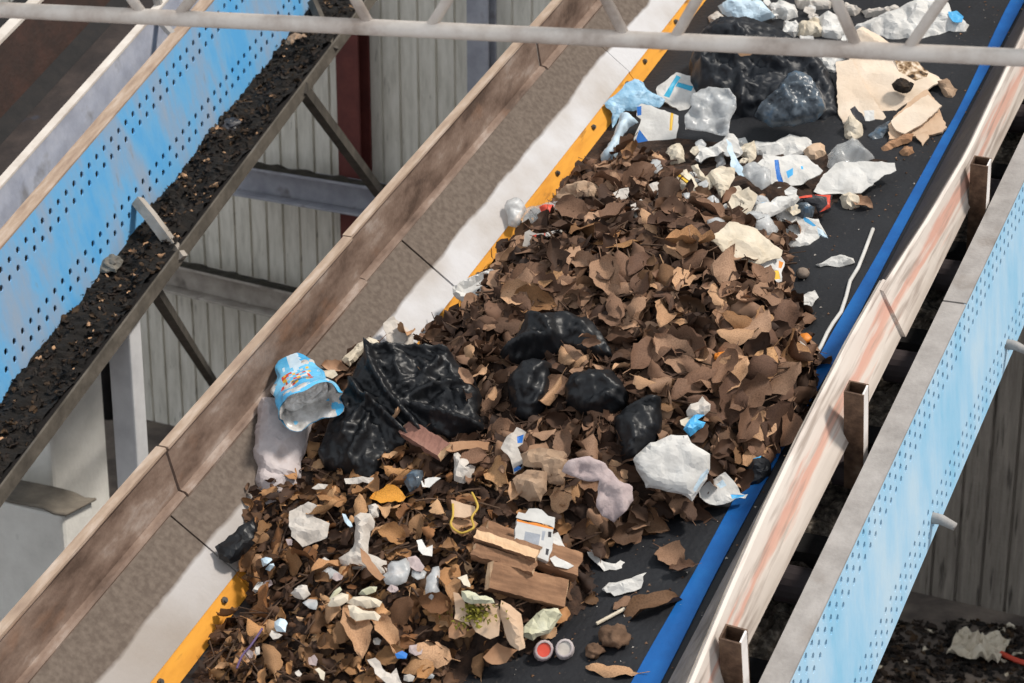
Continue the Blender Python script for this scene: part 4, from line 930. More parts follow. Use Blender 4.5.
# ------------------------------------------------------------------ paper field below the big bag
ZE = lambda pts: Z(680, 120, 4.02, pts)
S('paper_sheet', ZE([(300, 95), (318, 78), (390, 78), (442, 52), (490, 62), (528, 92), (505, 125), (440, 150), (380, 148), (340, 135), (302, 130)]), 'white', 'white crumpled sheet right in front of the large bin bag', 'paper', lift=.07, dome=.02, rim=.05, amp=.012, freq=12)
S('paper_sheet', ZE([(340, 140), (420, 145), (505, 150), (545, 190), (562, 205), (520, 230), (430, 255), (378, 272), (365, 225), (348, 175)]), 'white', 'white paper printed with a blue bar, in the middle of the paper litter', 'paper', lift=.08, amp=.008, freq=11, thick=.003, prints=[(ZE([(373, 166), (389, 163), (417, 248), (402, 258)]), M['navy']), (ZE([(420, 205), (450, 198), (452, 222), (428, 228)]), M['sky']), (ZE([(490, 190), (502, 188), (503, 203), (492, 206)]), M['sky'])])
S('cardboard_scrap', ZE([(495, 115), (550, 82), (582, 92), (588, 125), (545, 155), (510, 150)]), 'card', 'small tan cardboard roll behind the clear film', 'cardboard', lift=.08, dome=.03, rim=.03, amp=.004, freq=14)
S('plastic_film', ZE([(600, 130), (640, 95), (690, 70), (740, 100), (775, 142), (745, 165), (715, 180), (660, 180), (620, 195), (602, 170)]), 'clear_film', 'clear crumpled film behind the flat white sheet', 'film', lift=.05, dome=.03, rim=.05, amp=.018, freq=18)
S('paper_sheet', [(818, 191), (836, 165), (864, 163), (892, 164), (893, 170), (876, 181), (861, 191), (838, 193)], 'white', 'flat off white sheet jutting out over the bare dark belt', 'paper', lift=.06, tilt=.3, amp=.006, freq=7, thick=.003)
S('plastic_cup', ZE([(648, 300), (680, 288), (722, 300), (720, 335), (690, 352), (658, 340)]), 'cream', 'crushed cream cup under the edge of the flat off white sheet', 'cup', lift=.02, dome=.04, rim=.03, amp=.006, freq=20)
S('paper_sheet', ZE([(255, 175), (300, 170), (358, 190), (360, 235), (330, 262), (290, 240), (265, 215)]), 'film', 'cloudy crushed film left of the paper with the blue bar', 'film', lift=.06, dome=.03, rim=.03, amp=.014, freq=20)
S('paper_scrap', ZE([(228, 118), (262, 92), (298, 78), (302, 110), (295, 150), (275, 165), (262, 138), (232, 135)]), 'cream', 'cream twist at the lower left of the white crumpled sheet', 'paper scrap', lift=.06, dome=.02, rim=.025, amp=.008, freq=22)
S('plastic_packet', ZE([(472, 305), (530, 302), (606, 298), (606, 358), (562, 366), (545, 340), (500, 330), (470, 345), (445, 340)]), 'darkp', 'dark crushed packet with an orange red border on the belt', 'packet', lift=.035, dome=.025, rim=.03, amp=.005, freq=18, prints=[(ZE([(535, 303), (606, 298), (606, 358), (565, 365), (585, 345), (590, 315)]), M['red']), (ZE([(475, 306), (530, 303), (530, 314), (478, 318)]), M['red'])])
S('plastic_cup', ZE([(468, 332), (505, 325), (540, 345), (535, 380), (495, 388), (465, 372)]), 'bag_grey', 'crushed grey plastic cup left of the dark packet', 'cup', lift=.03, dome=.03, rim=.03, amp=.008, freq=20)
S('plastic_film', ZE([(270, 385), (300, 345), (380, 310), (470, 285), (480, 310), (430, 345), (360, 380), (300, 395)]), 'white', 'long white film roll with a blue patch in front of the blue bar paper', 'film', lift=.06, dome=.03, rim=.04, amp=.010, freq=14, prints=[(ZE([(300, 312), (330, 298), (380, 286), (388, 300), (345, 322), (302, 342)]), M['sky'])])
S('plastic_film', ZE([(272, 380), (300, 365), (360, 375), (395, 430), (388, 478), (345, 470), (300, 440)]), 'film', 'cloudy pouch between the beige paper and the blue tinted crumple', 'film', lift=.05, dome=.03, rim=.04, amp=.010, freq=16)
S('paper_scrap', ZE([(185, 418), (195, 350), (215, 310), (275, 278), (308, 312), (290, 345), (272, 375), (255, 400), (225, 420)]), 'cream', 'upright beige paper piece at the top edge of the leaf mound', 'paper scrap', lift=.07, tilt=.5, amp=.010, freq=14, prints=[(ZE([(235, 398), (262, 388), (266, 410), (245, 416)]), M['yellow_print'])])
S('tissue', ZE([(135, 480), (170, 440), (212, 415), (262, 420), (305, 435), (350, 475), (402, 520), (392, 548), (330, 562), (288, 562), (235, 550), (190, 530), (165, 500)]), 'cream', 'broad creamy tissue spread on the crest of the leaf mound', 'tissue', lift=.06, dome=.015, rim=.06, amp=.012, freq=10)
S('plastic_packet', ZE([(290, 565), (340, 545), (390, 548), (412, 570), (405, 640), (370, 642), (340, 620), (305, 600)]), 'white', 'white wrapper with yellow and orange edges under the creamy tissue', 'packet', lift=.04, amp=.008, freq=14, prints=[(ZE([(345, 605), (400, 600), (403, 638), (370, 640)]), M['yellow_print']), (ZE([(310, 562), (345, 546), (352, 554), (320, 570)]), M['orange']), (ZE([(395, 562), (412, 570), (408, 592), (398, 588)]), M['orange'])])
S('paper_sheet', ZE([(385, 470), (395, 400), (412, 360), (455, 375), (500, 390), (552, 402), (585, 445), (606, 485), (585, 488), (558, 468), (548, 500), (540, 536), (505, 515), (450, 512), (400, 495)]), 'white', 'blue tinted white crumple lying on the bare belt below the dark packet', 'paper', lift=.04, dome=.015, rim=.05, amp=.014, freq=11, prints=[(ZE([(552, 440), (580, 445), (604, 484), (585, 487), (556, 466)]), M['pale_blue']), (ZE([(485, 386), (510, 400), (545, 430), (535, 432), (500, 408)]), M['sky'])])
S('paper_scrap', ZE([(552, 580), (590, 560), (640, 542), (690, 555), (696, 575), (640, 588), (600, 580), (570, 590)]), 'white', 'small white crumple alone on the bare belt beside the white cable', 'paper scrap', lift=.012, dome=.012, rim=.02, amp=.006, freq=26)
for i, (pts, lb) in enumerate([([(110, 400), (150, 385), (180, 400), (170, 440), (130, 440)], 'grey film scrap sticking out of the leaves left of the creamy tissue'), ([(65, 150), (110, 110), (140, 105), (150, 120), (105, 150), (85, 168)], 'white paper strip right of the brown leaf tangle, by the cloudy tissue'), ([(145, 105), (175, 100), (180, 170), (150, 185)], 'pale tissue strand hanging below the white twisted strip')]):
    S('paper_scrap', ZE(pts), 'film', lb, 'paper scrap', lift=.05, dome=.015, rim=.03, amp=.008, freq=22)
for i, (pts, lb) in enumerate([([(700, 70), (740, 45), (775, 42), (775, 90), (745, 108), (715, 92)], 'white scrap with a bitten edge among the leaves below the brown paper bag'), ([(795, 130), (845, 105), (885, 130), (905, 155), (880, 190), (825, 195), (805, 170)], 'white torn square of paper in the upper leaf heap'), ([(895, 30), (930, 15), (960, 40), (955, 110), (930, 150), (915, 80)], 'white torn strip beside the upper leaf heap, under the cream curl')]):
    S('paper_scrap', ZC(pts), 'white_dirty', lb, 'paper scrap', lift=.05, amp=.006, freq=20)
# things on the bare belt
def blob(name, px, py, r, mat, label, cat, sq=.8, parts=None, amp=.12, up=0.0):
    q = hit(px, py); vs, fs = [], []; n, m = 14, 20
    for i in range(n + 1):
        a = math.pi*i/n
        for j in range(m):
            b = 2*math.pi*j/m; d = V((math.sin(a)*math.cos(b), math.sin(a)*math.sin(b), math.cos(a)*sq)); vs.append(d*r*(1 + amp*noise.noise(d*2.2 + V((px, py, 0)))))
    for i in range(n):
        for j in range(m): fs.append((i*m + j, (i + 1)*m + j, (i + 1)*m + (j + 1) % m, i*m + (j + 1) % m))
    mm = MF.m.copy(); mm.translation = MF.m @ (q + V((0, 0, r*sq*.9 + up)))
    return tag(mesh_obj(name, vs, fs, M[mat], None, None, True, None, mm), label, cat)
blob('pebble', 803, 277, .021, 'stone', 'round beige pebble on the belt right of the orange edged wrapper', 'pebble')
def cable():
    px = [(873, 229), (864, 253), (858, 268), (850, 281), (846, 297), (841, 312), (833, 323), (827, 333), (821, 346), (815, 357)]
    pts = [MF.on(a, b, .006) for a, b in px]; mb = MB(); mb.tube(pts, .0062, 10)
    tag(mb.build('cable', M['white'], matrix=MF.m, smooth=True), 'white cable curving along the bare belt beside the blue line', 'cable')
cable()
ZF = lambda pts: Z(640, 220, 4.27, pts)
S('plastic_wrapper', ZF([(640, 385), (690, 345), (700, 318), (745, 305), (755, 335), (735, 365), (690, 385)]), 'white', 'white wrapper scrap with a red tip at the right edge of the leaf mound', 'wrapper', lift=.02, amp=.010, freq=22, prints=[(ZF([(662, 300), (690, 290), (700, 318), (675, 325)]), M['red'])])
blob('bottle_cap', 805, 341, .020, 'orange', 'small orange cap beside the white cable end', 'bottle cap', .6)
S('paper_scrap', ZF([(672, 530), (690, 510), (715, 530), (725, 570), (705, 582), (685, 560)]), 'white_dirty', 'soiled white wad beside the small orange cap', 'paper scrap', lift=.02, dome=.02, rim=.02, amp=.006, freq=26)
put_leaf(807, 322, .075, 'single flat brown leaf on the belt above the small orange cap', None, spin=1.3, tilt=.05, lift=.008, var=1)
put_leaf(862, 206, .085, 'single dark leaf poking out beside the crushed cream cup', None, spin=2.9, tilt=.08, lift=.012, var=5)
blob('fruit_peel', 722, 365, .02, 'orange', 'bright orange peel fragment in the right slope of the leaf mound', 'peel', .5, amp=.5, up=.02)

# ------------------------------------------------------------------ middle right: padded sheet and packets
ZG = lambda pts: Z(620, 360, 4.88, pts)
S('padded_sheet', ZG([(95, 490), (130, 450), (165, 410), (230, 385), (325, 378), (345, 420), (400, 450), (435, 470), (432, 530), (405, 590), (370, 640), (352, 672), (300, 640), (220, 610), (140, 618), (120, 560)]), 'white', 'white padded sheet with pale green edge lying beside the slumped bag', 'pad', lift=.06, tilt=.5, dome=.035, rim=.06, amp=.003, freq=9, prints=[(ZG([(432, 530), (440, 545), (400, 600), (372, 642), (362, 630), (400, 560)]), M['pale_blue'])])
S('plastic_packet', ZG([(395, 640), (440, 600), (485, 570), (510, 555), (540, 600), (580, 640), (615, 650), (580, 675), (540, 690), (480, 700), (430, 690), (400, 670)]), 'white', 'white folded packet with blue edge on the blue belt line', 'packet', lift=.04, tilt=.35, amp=.008, freq=12, thick=.006, prints=[(ZG([(545, 655), (612, 645), (600, 662), (550, 685)]), M['sky']), (ZG([(470, 610), (500, 590), (520, 612), (490, 628)]), M['pale_blue'])])
S('tissue', ZG([(330, 240), (350, 212), (385, 205), (405, 172), (418, 195), (440, 210), (438, 240), (410, 258), (365, 278), (338, 262)]), 'white_dirty', 'white crumpled tissue in the leaves above the light blue scrap', 'tissue', lift=.06, dome=.025, rim=.03, amp=.008, freq=22)
S('plastic_scrap', ZG([(322, 330), (345, 290), (375, 268), (410, 268), (385, 290), (418, 300), (405, 325), (350, 362)]), 'sky', 'light blue plastic scrap in the leaves above the padded sheet', 'plastic scrap', lift=.06, dome=.02, rim=.03, amp=.006, freq=18)
S('plastic_scrap', ZG([(295, 295), (330, 282), (350, 285), (325, 325), (300, 315)]), 'cream', 'cream sliver left of the light blue plastic scrap', 'plastic scrap', lift=.05, amp=.006, freq=18)
S('plastic_packet', ZG([(622, 510), (660, 470), (700, 460), (730, 490), (742, 540), (700, 600), (640, 610), (620, 570)]), 'bag_navy', 'dark film pouch with a blue rim at the blue belt line', 'packet', lift=.04, dome=.03, rim=.05, amp=.012, freq=14, prints=[(ZG([(622, 512), (655, 475), (695, 462), (690, 474), (650, 490), (630, 520)]), M['sky'])])
# ------------------------------------------------------------------ middle: cloth, papers, box, wood
ZH = lambda pts: Z(460, 430, 3.253, pts)
S('cloth', ZH([(330, 135), (350, 100), (420, 85), (470, 110), (515, 165), (560, 185), (562, 230), (540, 260), (500, 302), (460, 280), (440, 250), (445, 190), (450, 165), (400, 165), (360, 150)]), 'pinkgrey', 'soiled pinkish cloth strip draped over the leaves below the knotted bags', 'cloth', kind='soft', lift=.09, tilt=.5, amp=.015, freq=22, thick=.003, ridges=[(ZH([(450, 160), (520, 200), (530, 260)]), .02, .014)])
S('kraft_paper', ZH([(205, 70), (260, 55), (330, 65), (350, 100), (330, 165), (290, 160), (270, 120), (215, 105)]), 'kraft', 'crumpled brown paper left of the pinkish cloth, the upper of two', 'paper', lift=.06, tilt=.45, dome=.03, rim=.05, amp=.014, freq=14)
S('kraft_paper', ZH([(175, 160), (215, 125), (280, 135), (275, 190), (262, 225), (225, 220), (185, 190)]), 'kraft', 'crumpled brown paper left of the pinkish cloth, the lower of two', 'paper', lift=.05, tilt=.45, dome=.03, rim=.05, amp=.014, freq=14)
S('tissue_pack', ZH([(140, 55), (165, 15), (185, -5), (208, 15), (190, 55), (205, 110), (178, 138), (165, 90)]), 'white_dirty', 'small white packet with blue corners above the crumpled brown papers', 'packet', lift=.07, tilt=.55, amp=.006, freq=14, thick=.008, prints=[(ZH([(185, 20), (205, 15), (200, 38), (188, 40)]), M['navy']), (ZH([(175, 122), (202, 108), (200, 122), (180, 136)]), M['navy'])])
S('carton', ZH([(185, 290), (305, 318), (300, 390), (287, 428), (225, 405), (170, 392)]), 'white', 'white medicine box with an orange band standing behind the stacked wood', 'box', lift=.10, tilt=.7, amp=.0008, freq=8, thick=.035, smooth=False, prints=[(ZH([(186, 287), (305, 314), (303, 324), (184, 297)]), M['orange']), (ZH([(212, 330), (262, 340), (255, 378), (206, 368)]), M['grey_print']), (ZH([(268, 328), (278, 330), (272, 360), (264, 358)]), M['grey_print']), (ZH([(287, 330), (298, 332), (296, 350), (286, 348)]), M['darkp']), (ZH([(280, 385), (290, 388), (286, 408), (278, 405)]), M['darkp'])])
bx = bpy.data.objects['carton.001'] if 'carton.001' in bpy.data.objects else None
sheet('flap', ZH([(188, 285), (197, 268), (215, 272), (225, 255), (265, 262), (300, 285), (302, 312)]), M['white'], None, None, lift=.11, tilt=.75, amp=.0008, freq=8, thick=.003, smooth=False, parent=bx, at=(540, 520))
S('paper_scrap', ZH([(297, 395), (300, 345), (318, 335), (330, 365), (355, 395), (330, 402)]), 'white', 'white paper triangle tucked behind the medicine box', 'paper scrap', lift=.05, tilt=.4, amp=.004, freq=14)
S('paper_scrap', ZH([(292, 420), (310, 410), (368, 440), (350, 450), (310, 440)]), 'white', 'white paper corner below the medicine box, above the wood', 'paper scrap', lift=.06, tilt=.4, amp=.004, freq=14)
def plank(p0, p1, width, thick, lift, mat, label, roll=0.0, seed=0, top=None):
    a, b = hit(*p0), hit(*p1); a = a + V((0, 0, lift)); b = b + V((0, 0, lift)); mid = (a + b)/2; d = (b - a).normalized()
    n = snorm(mid.x, mid.y, .1); n = (n + (CAML - mid).normalized()*roll).normalized(); s = n.cross(d).normalized(); n = d.cross(s); L = (b - a).length
    vs, fs, mi = [], [], []; nx = 24; prof = []
    k = 8
    for e in (-1, 1):
        prof += [(e*width/2*t, e*thick/2) for t in (-1, -.5, 0, .5, )] 
    prof = [(-width/2, -thick/2), (0, -thick/2), (width/2, -thick/2), (width/2, 0), (width/2, thick/2), (width*.17, thick/2), (-width*.17, thick/2), (-width/2, thick/2), (-width/2, 0)]
    m = len(prof)
    for i in range(nx):
        t = i/(nx - 1)
        for j, (u, w) in enumerate(prof):
            e = .004*noise.noise(V((t*9, j*1.7, seed))) ; en = (.012*noise.noise(V((j*2.1, seed, 4.0)))) if i in (0, nx - 1) else 0
            vs.append(V((t*L - L/2 + en, u + e, w + .003*noise.noise(V((t*11, j*1.3, seed + 9))))))
    for i in range(nx - 1):
        for j in range(m): fs.append((i*m + j, (i + 1)*m + j, (i + 1)*m + (j + 1) % m, i*m + (j + 1) % m)); mi.append(1 if top and j in top else 0)
    fs += [tuple(range(m)), tuple(range((nx - 1)*m, nx*m))[::-1]]; mi += [1, 1]
    R = Matrix((d, s, n)).transposed(); mm = (ROT @ R).to_4x4(); mm.translation = MF.m @ mid
    SHEETS.append([(p0[0], p0[1] - 8), (p1[0], p1[1] - 8), (p1[0], p1[1] + 8), (p0[0], p0[1] + 8)])
    return tag(mesh_obj('wood_block', vs, fs, [M[mat], M['wood_pale']], None, mi, False, None, mm), label, 'wood')
plank((487, 551), (581, 583), .075, .035, .055, 'wood', 'brown wooden batten at the back of the stack, under the medicine box', 0, 1)
plank((482, 559), (543, 580), .038, .042, .085, 'wood', 'short batten with a pale split face on the front of the wood stack', .5, 2, top=(5, 6))
plank((477, 570), (538, 588), .035, .03, .065, 'wood', 'rough brown batten under the pale split one in the wood stack', .3, 3)
plank((491, 588), (566, 607), .075, .028, .045, 'wood', 'lowest brown wooden batten, foremost of the stack', .3, 4)
plank((409, 442), (448, 466), .05, .03, .05, 'wood_red', 'reddish split wood stick just below the torn black bag', .4, 5)
S('cardboard_scrap', Z(400, 430, 5.256, [(235, 105), (250, 65), (380, 55), (470, 60), (460, 105), (380, 98), (290, 112)]), 'card_dark', 'flat brown cardboard strip below the knotted bags, right of the reddish stick', 'cardboard', lift=.06, tilt=.4, amp=.003, freq=10, thick=.006)
S('paper_wad', Z(400, 430, 5.256, [(275, 120), (300, 112), (350, 140), (385, 180), (365, 230), (330, 255), (285, 240)]), 'white_dirty', 'white paper wad right of the reddish split stick', 'paper wad', lift=.05, dome=.035, rim=.035, amp=.008, freq=22)
S('plastic_scrap', Z(400, 430, 5.256, [(20, 240), (60, 200), (110, 205), (120, 250), (100, 300), (50, 310)]), 'bag_grey', 'smoky grey film wad below the torn black bag', 'plastic scrap', lift=.05, dome=.03, rim=.04, amp=.010, freq=20)
S('plastic_scrap', Z(400, 430, 5.256, [(115, 270), (150, 250), (215, 255), (160, 300), (125, 300)]), 'white', 'pale sliver of film beside the smoky grey wad', 'plastic scrap', lift=.055, amp=.006, freq=18)
S('cardboard_scrap', Z(400, 430, 5.256, [(268, 365), (330, 385), (392, 400), (398, 440), (340, 460), (275, 455)]), 'card', 'small tan cardboard piece tied to the yellow cord', 'cardboard', lift=.06, tilt=.5, amp=.003, freq=10, thick=.008)
def cord(name, pxs, lift, rad, mat, label, cat):
    pts = [hit(*p) + V((0, 0, lift)) for p in pxs]; sm = []
    for i in range(len(pts) - 1):
        p0, p1, p2, p3 = pts[max(i - 1, 0)], pts[i], pts[i + 1], pts[min(i + 2, len(pts) - 1)]
        for k in range(6):
            t = k/6; sm.append(.5*((2*p1) + (p2 - p0)*t + (2*p0 - 5*p1 + 4*p2 - p3)*t*t + (3*p1 - p0 - 3*p2 + p3)*t**3))
    sm.append(pts[-1]); mb = MB(); mb.tube(sm, rad, 8)
    return tag(mb.build(name, M[mat], matrix=MF.m, smooth=True), label, cat)
cord('cord', Z(400, 430, 5.256, [(395, 410), (415, 450), (425, 490), (395, 540), (405, 590), (380, 610), (340, 622), (300, 600), (285, 570), (297, 530), (295, 470)]), .055, .0032, 'gold', 'yellow cord loop hanging from the small tan cardboard piece', 'cord')
cord('cord', Z(140, 560, 5.55, [(700, 450), (640, 540), (590, 600), (560, 670)]), .045, .003, 'purple', 'thin purple cord across the leaves at the lower left', 'cord')
# ------------------------------------------------------------------ bottom middle
ZI = lambda pts: Z(420, 560, 5.556, pts)
S('cardboard_scrap', ZI([(185, 178), (215, 185), (255, 245), (275, 365), (235, 345), (190, 325), (195, 260)]), 'card', 'narrow upright tan cardboard strip left of the broad flap', 'cardboard', lift=.055, tilt=.5, amp=.003, freq=8, thick=.005)
S('cardboard_scrap', ZI([(265, 232), (345, 240), (432, 242), (448, 300), (438, 420), (390, 440), (310, 400), (280, 350)]), 'card', 'broad tan cardboard flap behind the moss', 'cardboard', lift=.045, tilt=.45, amp=.004, freq=8, thick=.005)
S('cardboard_scrap', ZI([(442, 290), (450, 225), (500, 250), (560, 300), (580, 490), (545, 505), (500, 470), (465, 380)]), 'card', 'pointed tan cardboard leaf right of the moss, folded along its middle', 'cardboard', lift=.05, tilt=.5, amp=.004, freq=8, thick=.005, ridges=[(ZI([(460, 260), (520, 380), (555, 490)]), .02, .02)])
S('cardboard_scrap', ZI([(160, 380), (190, 325), (262, 370), (250, 420), (195, 440), (160, 430)]), 'card_dark', 'brown cardboard corner at the lower left of the moss', 'cardboard', lift=.05, tilt=.4, amp=.004, freq=8, thick=.005)
S('cardboard_scrap', ZI([(350, 540), (430, 460), (500, 490), (545, 500), (480, 570), (400, 580)]), 'card_dark', 'damp brown cardboard in front of the moss at the belt edge', 'cardboard', lift=.04, tilt=.4, amp=.006, freq=8, thick=.005)
def moss():
    q = hit(478, 634); mb = MB(); rg = random.Random(9)
    for i in range(260):
        a = rg.uniform(0, 6.28); r = abs(rg.gauss(0, .028)); c = V((math.cos(a)*r*1.2, math.sin(a)*r, .01 + rg.uniform(0, .03)*(1 - r/.09)))
        s = rg.uniform(.004, .011); d = [V((rg.gauss(0, 1), rg.gauss(0, 1), rg.gauss(0, 1) + .4)).normalized()*s for _ in range(4)]
        mb.add([c + k for k in d], [(0, 1, 2), (0, 2, 3), (0, 3, 1), (1, 3, 2)])
    m = MF.m.copy(); m.translation = MF.m @ (q + V((0, 0, .06))); tag(mb.build('moss', M['moss'], matrix=m), 'clump of yellow green moss on the tan cardboard', 'moss')
moss(); SHEETS.append([(460, 620), (500, 620), (500, 652), (460, 652)])
S('paper_wad', ZI([(575, 395), (600, 355), (660, 300), (690, 268), (770, 272), (790, 310), (760, 345), (720, 400), (640, 432), (590, 420)]), 'greenish', 'greenish white crumpled wad in front of the stacked wood', 'paper wad', lift=.04, dome=.035, rim=.05, amp=.012, freq=18)
S('paper_scrap', ZI([(212, 95), (262, 82), (280, 130), (275, 150), (240, 140)]), 'cream', 'small cream chip above the narrow cardboard strip', 'paper scrap', lift=.06, amp=.004, freq=16)
S('paper_scrap', ZI([(240, 175), (275, 170), (330, 195), (400, 205), (405, 230), (330, 235), (260, 225)]), 'greenish', 'pale finger shaped scrap along the top of the broad cardboard flap', 'paper scrap', lift=.075, dome=.02, rim=.02, amp=.006, freq=16)
def cap(px, py, r, rim_mat, face_mat, label):
    q = hit(px, py); n = (snorm(q.x, q.y)*.3 + (CAML - q).normalized()).normalized(); s = n.cross(V((0, 1, 0))).normalized(); t = n.cross(s); R = Matrix((s, t, n)).transposed()
    m = (ROT @ R).to_4x4(); m.translation = MF.m @ (q + n*.03); e = empty('bottle_cap', m, label, 'bottle cap')
    vs, fs = [], []; k = 28; prof = [(r*1.05, -.016), (r, .008), (r*.9, .014), (r*.72, .012)]
    for (rr, z) in prof:
        for i in range(k):
            a = 2*math.pi*i/k; w = 1 + (.03 if i % 2 else 0); vs.append((rr*w*math.cos(a), rr*w*math.sin(a)*1.1, z))
    fs = [(i*k + j, i*k + (j + 1) % k, (i + 1)*k + (j + 1) % k, (i + 1)*k + j) for i in range(3) for j in range(k)]
    mesh_obj('rim', vs, fs, M[rim_mat], e, None, True)
    vs = [(r*.73*math.cos(2*math.pi*i/k), r*.8*math.sin(2*math.pi*i/k), .009) for i in range(k)] + [(0, 0, .006)]
    mesh_obj('disc', vs, [(i, (i + 1) % k, k) for i in range(k)], M[face_mat], e, None, True)
    SHEETS.append([(px - 8, py - 9), (px + 8, py - 9), (px + 8, py + 9), (px - 8, py + 9)])
cap(543, 652, .024, 'pinkgrey', 'red', 'white rimmed cap with a red disc at the belt edge')
cap(565, 651, .023, 'greypaper', 'white_dirty', 'soiled grey white cap just right of the red one')
S('paper_scrap', ZH([(412, 395), (430, 392), (470, 430), (490, 435), (520, 422), (548, 440), (520, 452), (470, 455), (440, 425)]), 'white', 'white torn strip with a bent tail on the bare belt right of the wood stack', 'paper scrap', lift=.02, amp=.006, freq=16)
S('paper_scrap', ZH([(472, 520), (490, 500), (560, 490), (602, 468), (592, 495), (560, 525), (510, 538)]), 'white', 'curved white torn strip alone on the bare belt', 'paper scrap', lift=.015, amp=.004, freq=12, ridges=[(ZH([(480, 520), (540, 505), (595, 480)]), .012, .015)])
def stick(p0, p1, rad, mat, label, lift=.008):
    a, b = hit(*p0) + V((0, 0, lift)), hit(*p1) + V((0, 0, lift)); mb = MB(); mb.tube([a, (a + b)/2, b], rad, 8)
    tag(mb.build('stick', M[mat], matrix=MF.m), label, 'stick')
stick((597, 626), (625, 611), .005, 'cream', 'short pale lolly stick on the bare belt near the blue line')
def belt_leaf(px, py, s, spin, label, var, wide=1, data=None):
    SHEETS.append([(px - 6, py - 6), (px + 6, py - 6), (px + 6, py + 6), (px - 6, py + 6)])
    return put_leaf(px, py, s, label, None, spin=spin, tilt=.08, lift=.014, var=var, wide=wide, data=data)
belt_leaf(622, 605, .065, 1.2, 'small oval leaf touching the end of the pale lolly stick', 3, 1.1)
belt_leaf(652, 609, .19, .75, 'long folded brown leaf alone on the belt near the blue line', 8, .55)
belt_leaf(672, 559, .105, 2.6, 'round brown leaf on the bare belt below the padded sheet', 1, 1.3)
belt_leaf(683, 573, .075, .6, 'small crumpled leaf right below the round one near the blue line', 6, 1.0)
belt_leaf(612, 672, .14, .15, 'tan narrow leaf at the bottom edge of the belt', 4, .7, TAN_ME)
blob('clod', 615, 641, .040, 'clod', 'large brown earthy clod on the belt below the long folded leaf', 'clod', .55, amp=.5)
blob('clod', 595, 654, .024, 'clod', 'small brown clod right of the grey white cap', 'clod', .6, amp=.5)
# ------------------------------------------------------------------ lower left
ZJ = lambda pts: Z(280, 470, 5.694, pts)
S('paper_sheet', ZJ([(55, 250), (95, 225), (165, 200), (205, 220), (180, 260), (245, 285), (275, 300), (260, 380), (190, 400), (120, 430), (75, 370)]), 'white_dirty', 'torn whitish paper with folded corners on the lower left leaves', 'paper', lift=.05, tilt=.4, amp=.010, freq=14)
S('tissue', ZJ([(425, 260), (455, 245), (500, 255), (525, 290), (500, 340), (500, 450), (580, 500), (595, 560), (540, 575), (430, 545), (355, 510), (340, 480), (385, 440), (415, 400), (430, 330)]), 'white_dirty', 'knotted whitish tissue twisted into a neck, lower left', 'tissue', lift=.055, tilt=.45, dome=.03, rim=.05, amp=.010, freq=14, ridges=[(ZJ([(440, 270), (460, 350), (455, 440)]), .02, .010), (ZJ([(500, 280), (470, 360), (485, 440)]), .02, .008)])
S('cardboard_scrap', ZJ([(455, 440), (490, 470), (540, 540), (598, 610), (570, 630), (520, 590), (465, 520)]), 'card_dark', 'narrow orange brown strip lying across the knotted tissue', 'cardboard', lift=.10, tilt=.5, amp=.002, freq=10, thick=.004)
S('paper_scrap', ZJ([(590, 590), (640, 520), (710, 500), (735, 560), (715, 620), (650, 645), (610, 630)]), 'film', 'cloudy round film piece right of the narrow brown strip', 'film', lift=.05, dome=.02, rim=.04, amp=.008, freq=16)
S('paper_scrap', ZJ([(730, 500), (770, 490), (815, 550), (800, 575), (745, 550)]), 'pinkgrey', 'small pinkish torn square next to the cloudy round film', 'paper scrap', lift=.05, amp=.004, freq=16)
S('plastic_film', ZJ([(830, 600), (870, 545), (905, 540), (900, 600), (905, 680), (860, 720), (830, 690)]), 'film', 'hazy grey film strip left of the stacked wood', 'film', lift=.05, dome=.02, rim=.03, amp=.010, freq=18)
S('paper_scrap', ZJ([(375, 50), (440, 45), (522, 48), (528, 85), (470, 68), (385, 78)]), 'white_dirty', 'flat pale bar shaped paper below the torn black bag', 'paper scrap', lift=.05, amp=.003, freq=14)
S('paper_scrap', ZJ([(185, 100), (215, 78), (270, 80), (250, 102), (205, 108)]), 'white_dirty', 'small pale flake right of the grey paper roll', 'paper scrap', lift=.05, amp=.004, freq=14)
S('plastic_scrap', ZJ([(355, 250), (375, 255), (410, 320), (400, 325), (370, 290)]), 'pale_blue', 'thin pale blue shard left of the knotted tissue', 'plastic scrap', lift=.05, amp=.002, freq=14)
S('plastic_scrap', ZJ([(505, 190), (540, 180), (565, 215), (555, 255), (515, 265)]), 'white_dirty', 'whitish wad left of the bright orange leaf', 'plastic scrap', lift=.05, dome=.02, rim=.03, amp=.006, freq=20)
S('plastic_scrap', ZJ([(785, 400), (810, 395), (830, 440), (865, 430), (860, 480), (815, 480), (790, 450)]), 'white', 'white jagged flake above the hazy film strip', 'plastic scrap', lift=.05, amp=.006, freq=18)
def olf(px, py, s, spin, label, mat, var, wide=1.0):
    me = leaf_data(var, M[mat]); SHEETS.append([(px - 10, py - 8), (px + 10, py - 8), (px + 10, py + 8), (px - 10, py + 8)])
    return put_leaf(px, py, s, label, None, spin=spin, tilt=.1, lift=.038, data=[me]*16, var=var, wide=wide)
olf(389, 507, .10, .5, 'bright orange leaf on the dark litter, the only orange one', 'leaf_orange', 1, 1.1)
olf(428, 657, .11, .2, 'round tan leaf at the lower left of the moss', 'leaf_tan', 3, 1.4)
olf(357, 638, .16, 2.3, 'large tan pointed leaf below the white petals', 'leaf_tan', 5, .8)
olf(386, 640, .14, 2.6, 'second tan leaf overlapping the large pointed one below the petals', 'leaf_tan', 8, .6)
olf(427, 372, .10, .8, 'lobed tan leaf lying on the torn black bag', 'leaf_tan', 6, 1.2)
olf(455, 372, .11, 2.2, 'curled tan leaf at the right top of the torn black bag', 'leaf_tan', 9, .6)
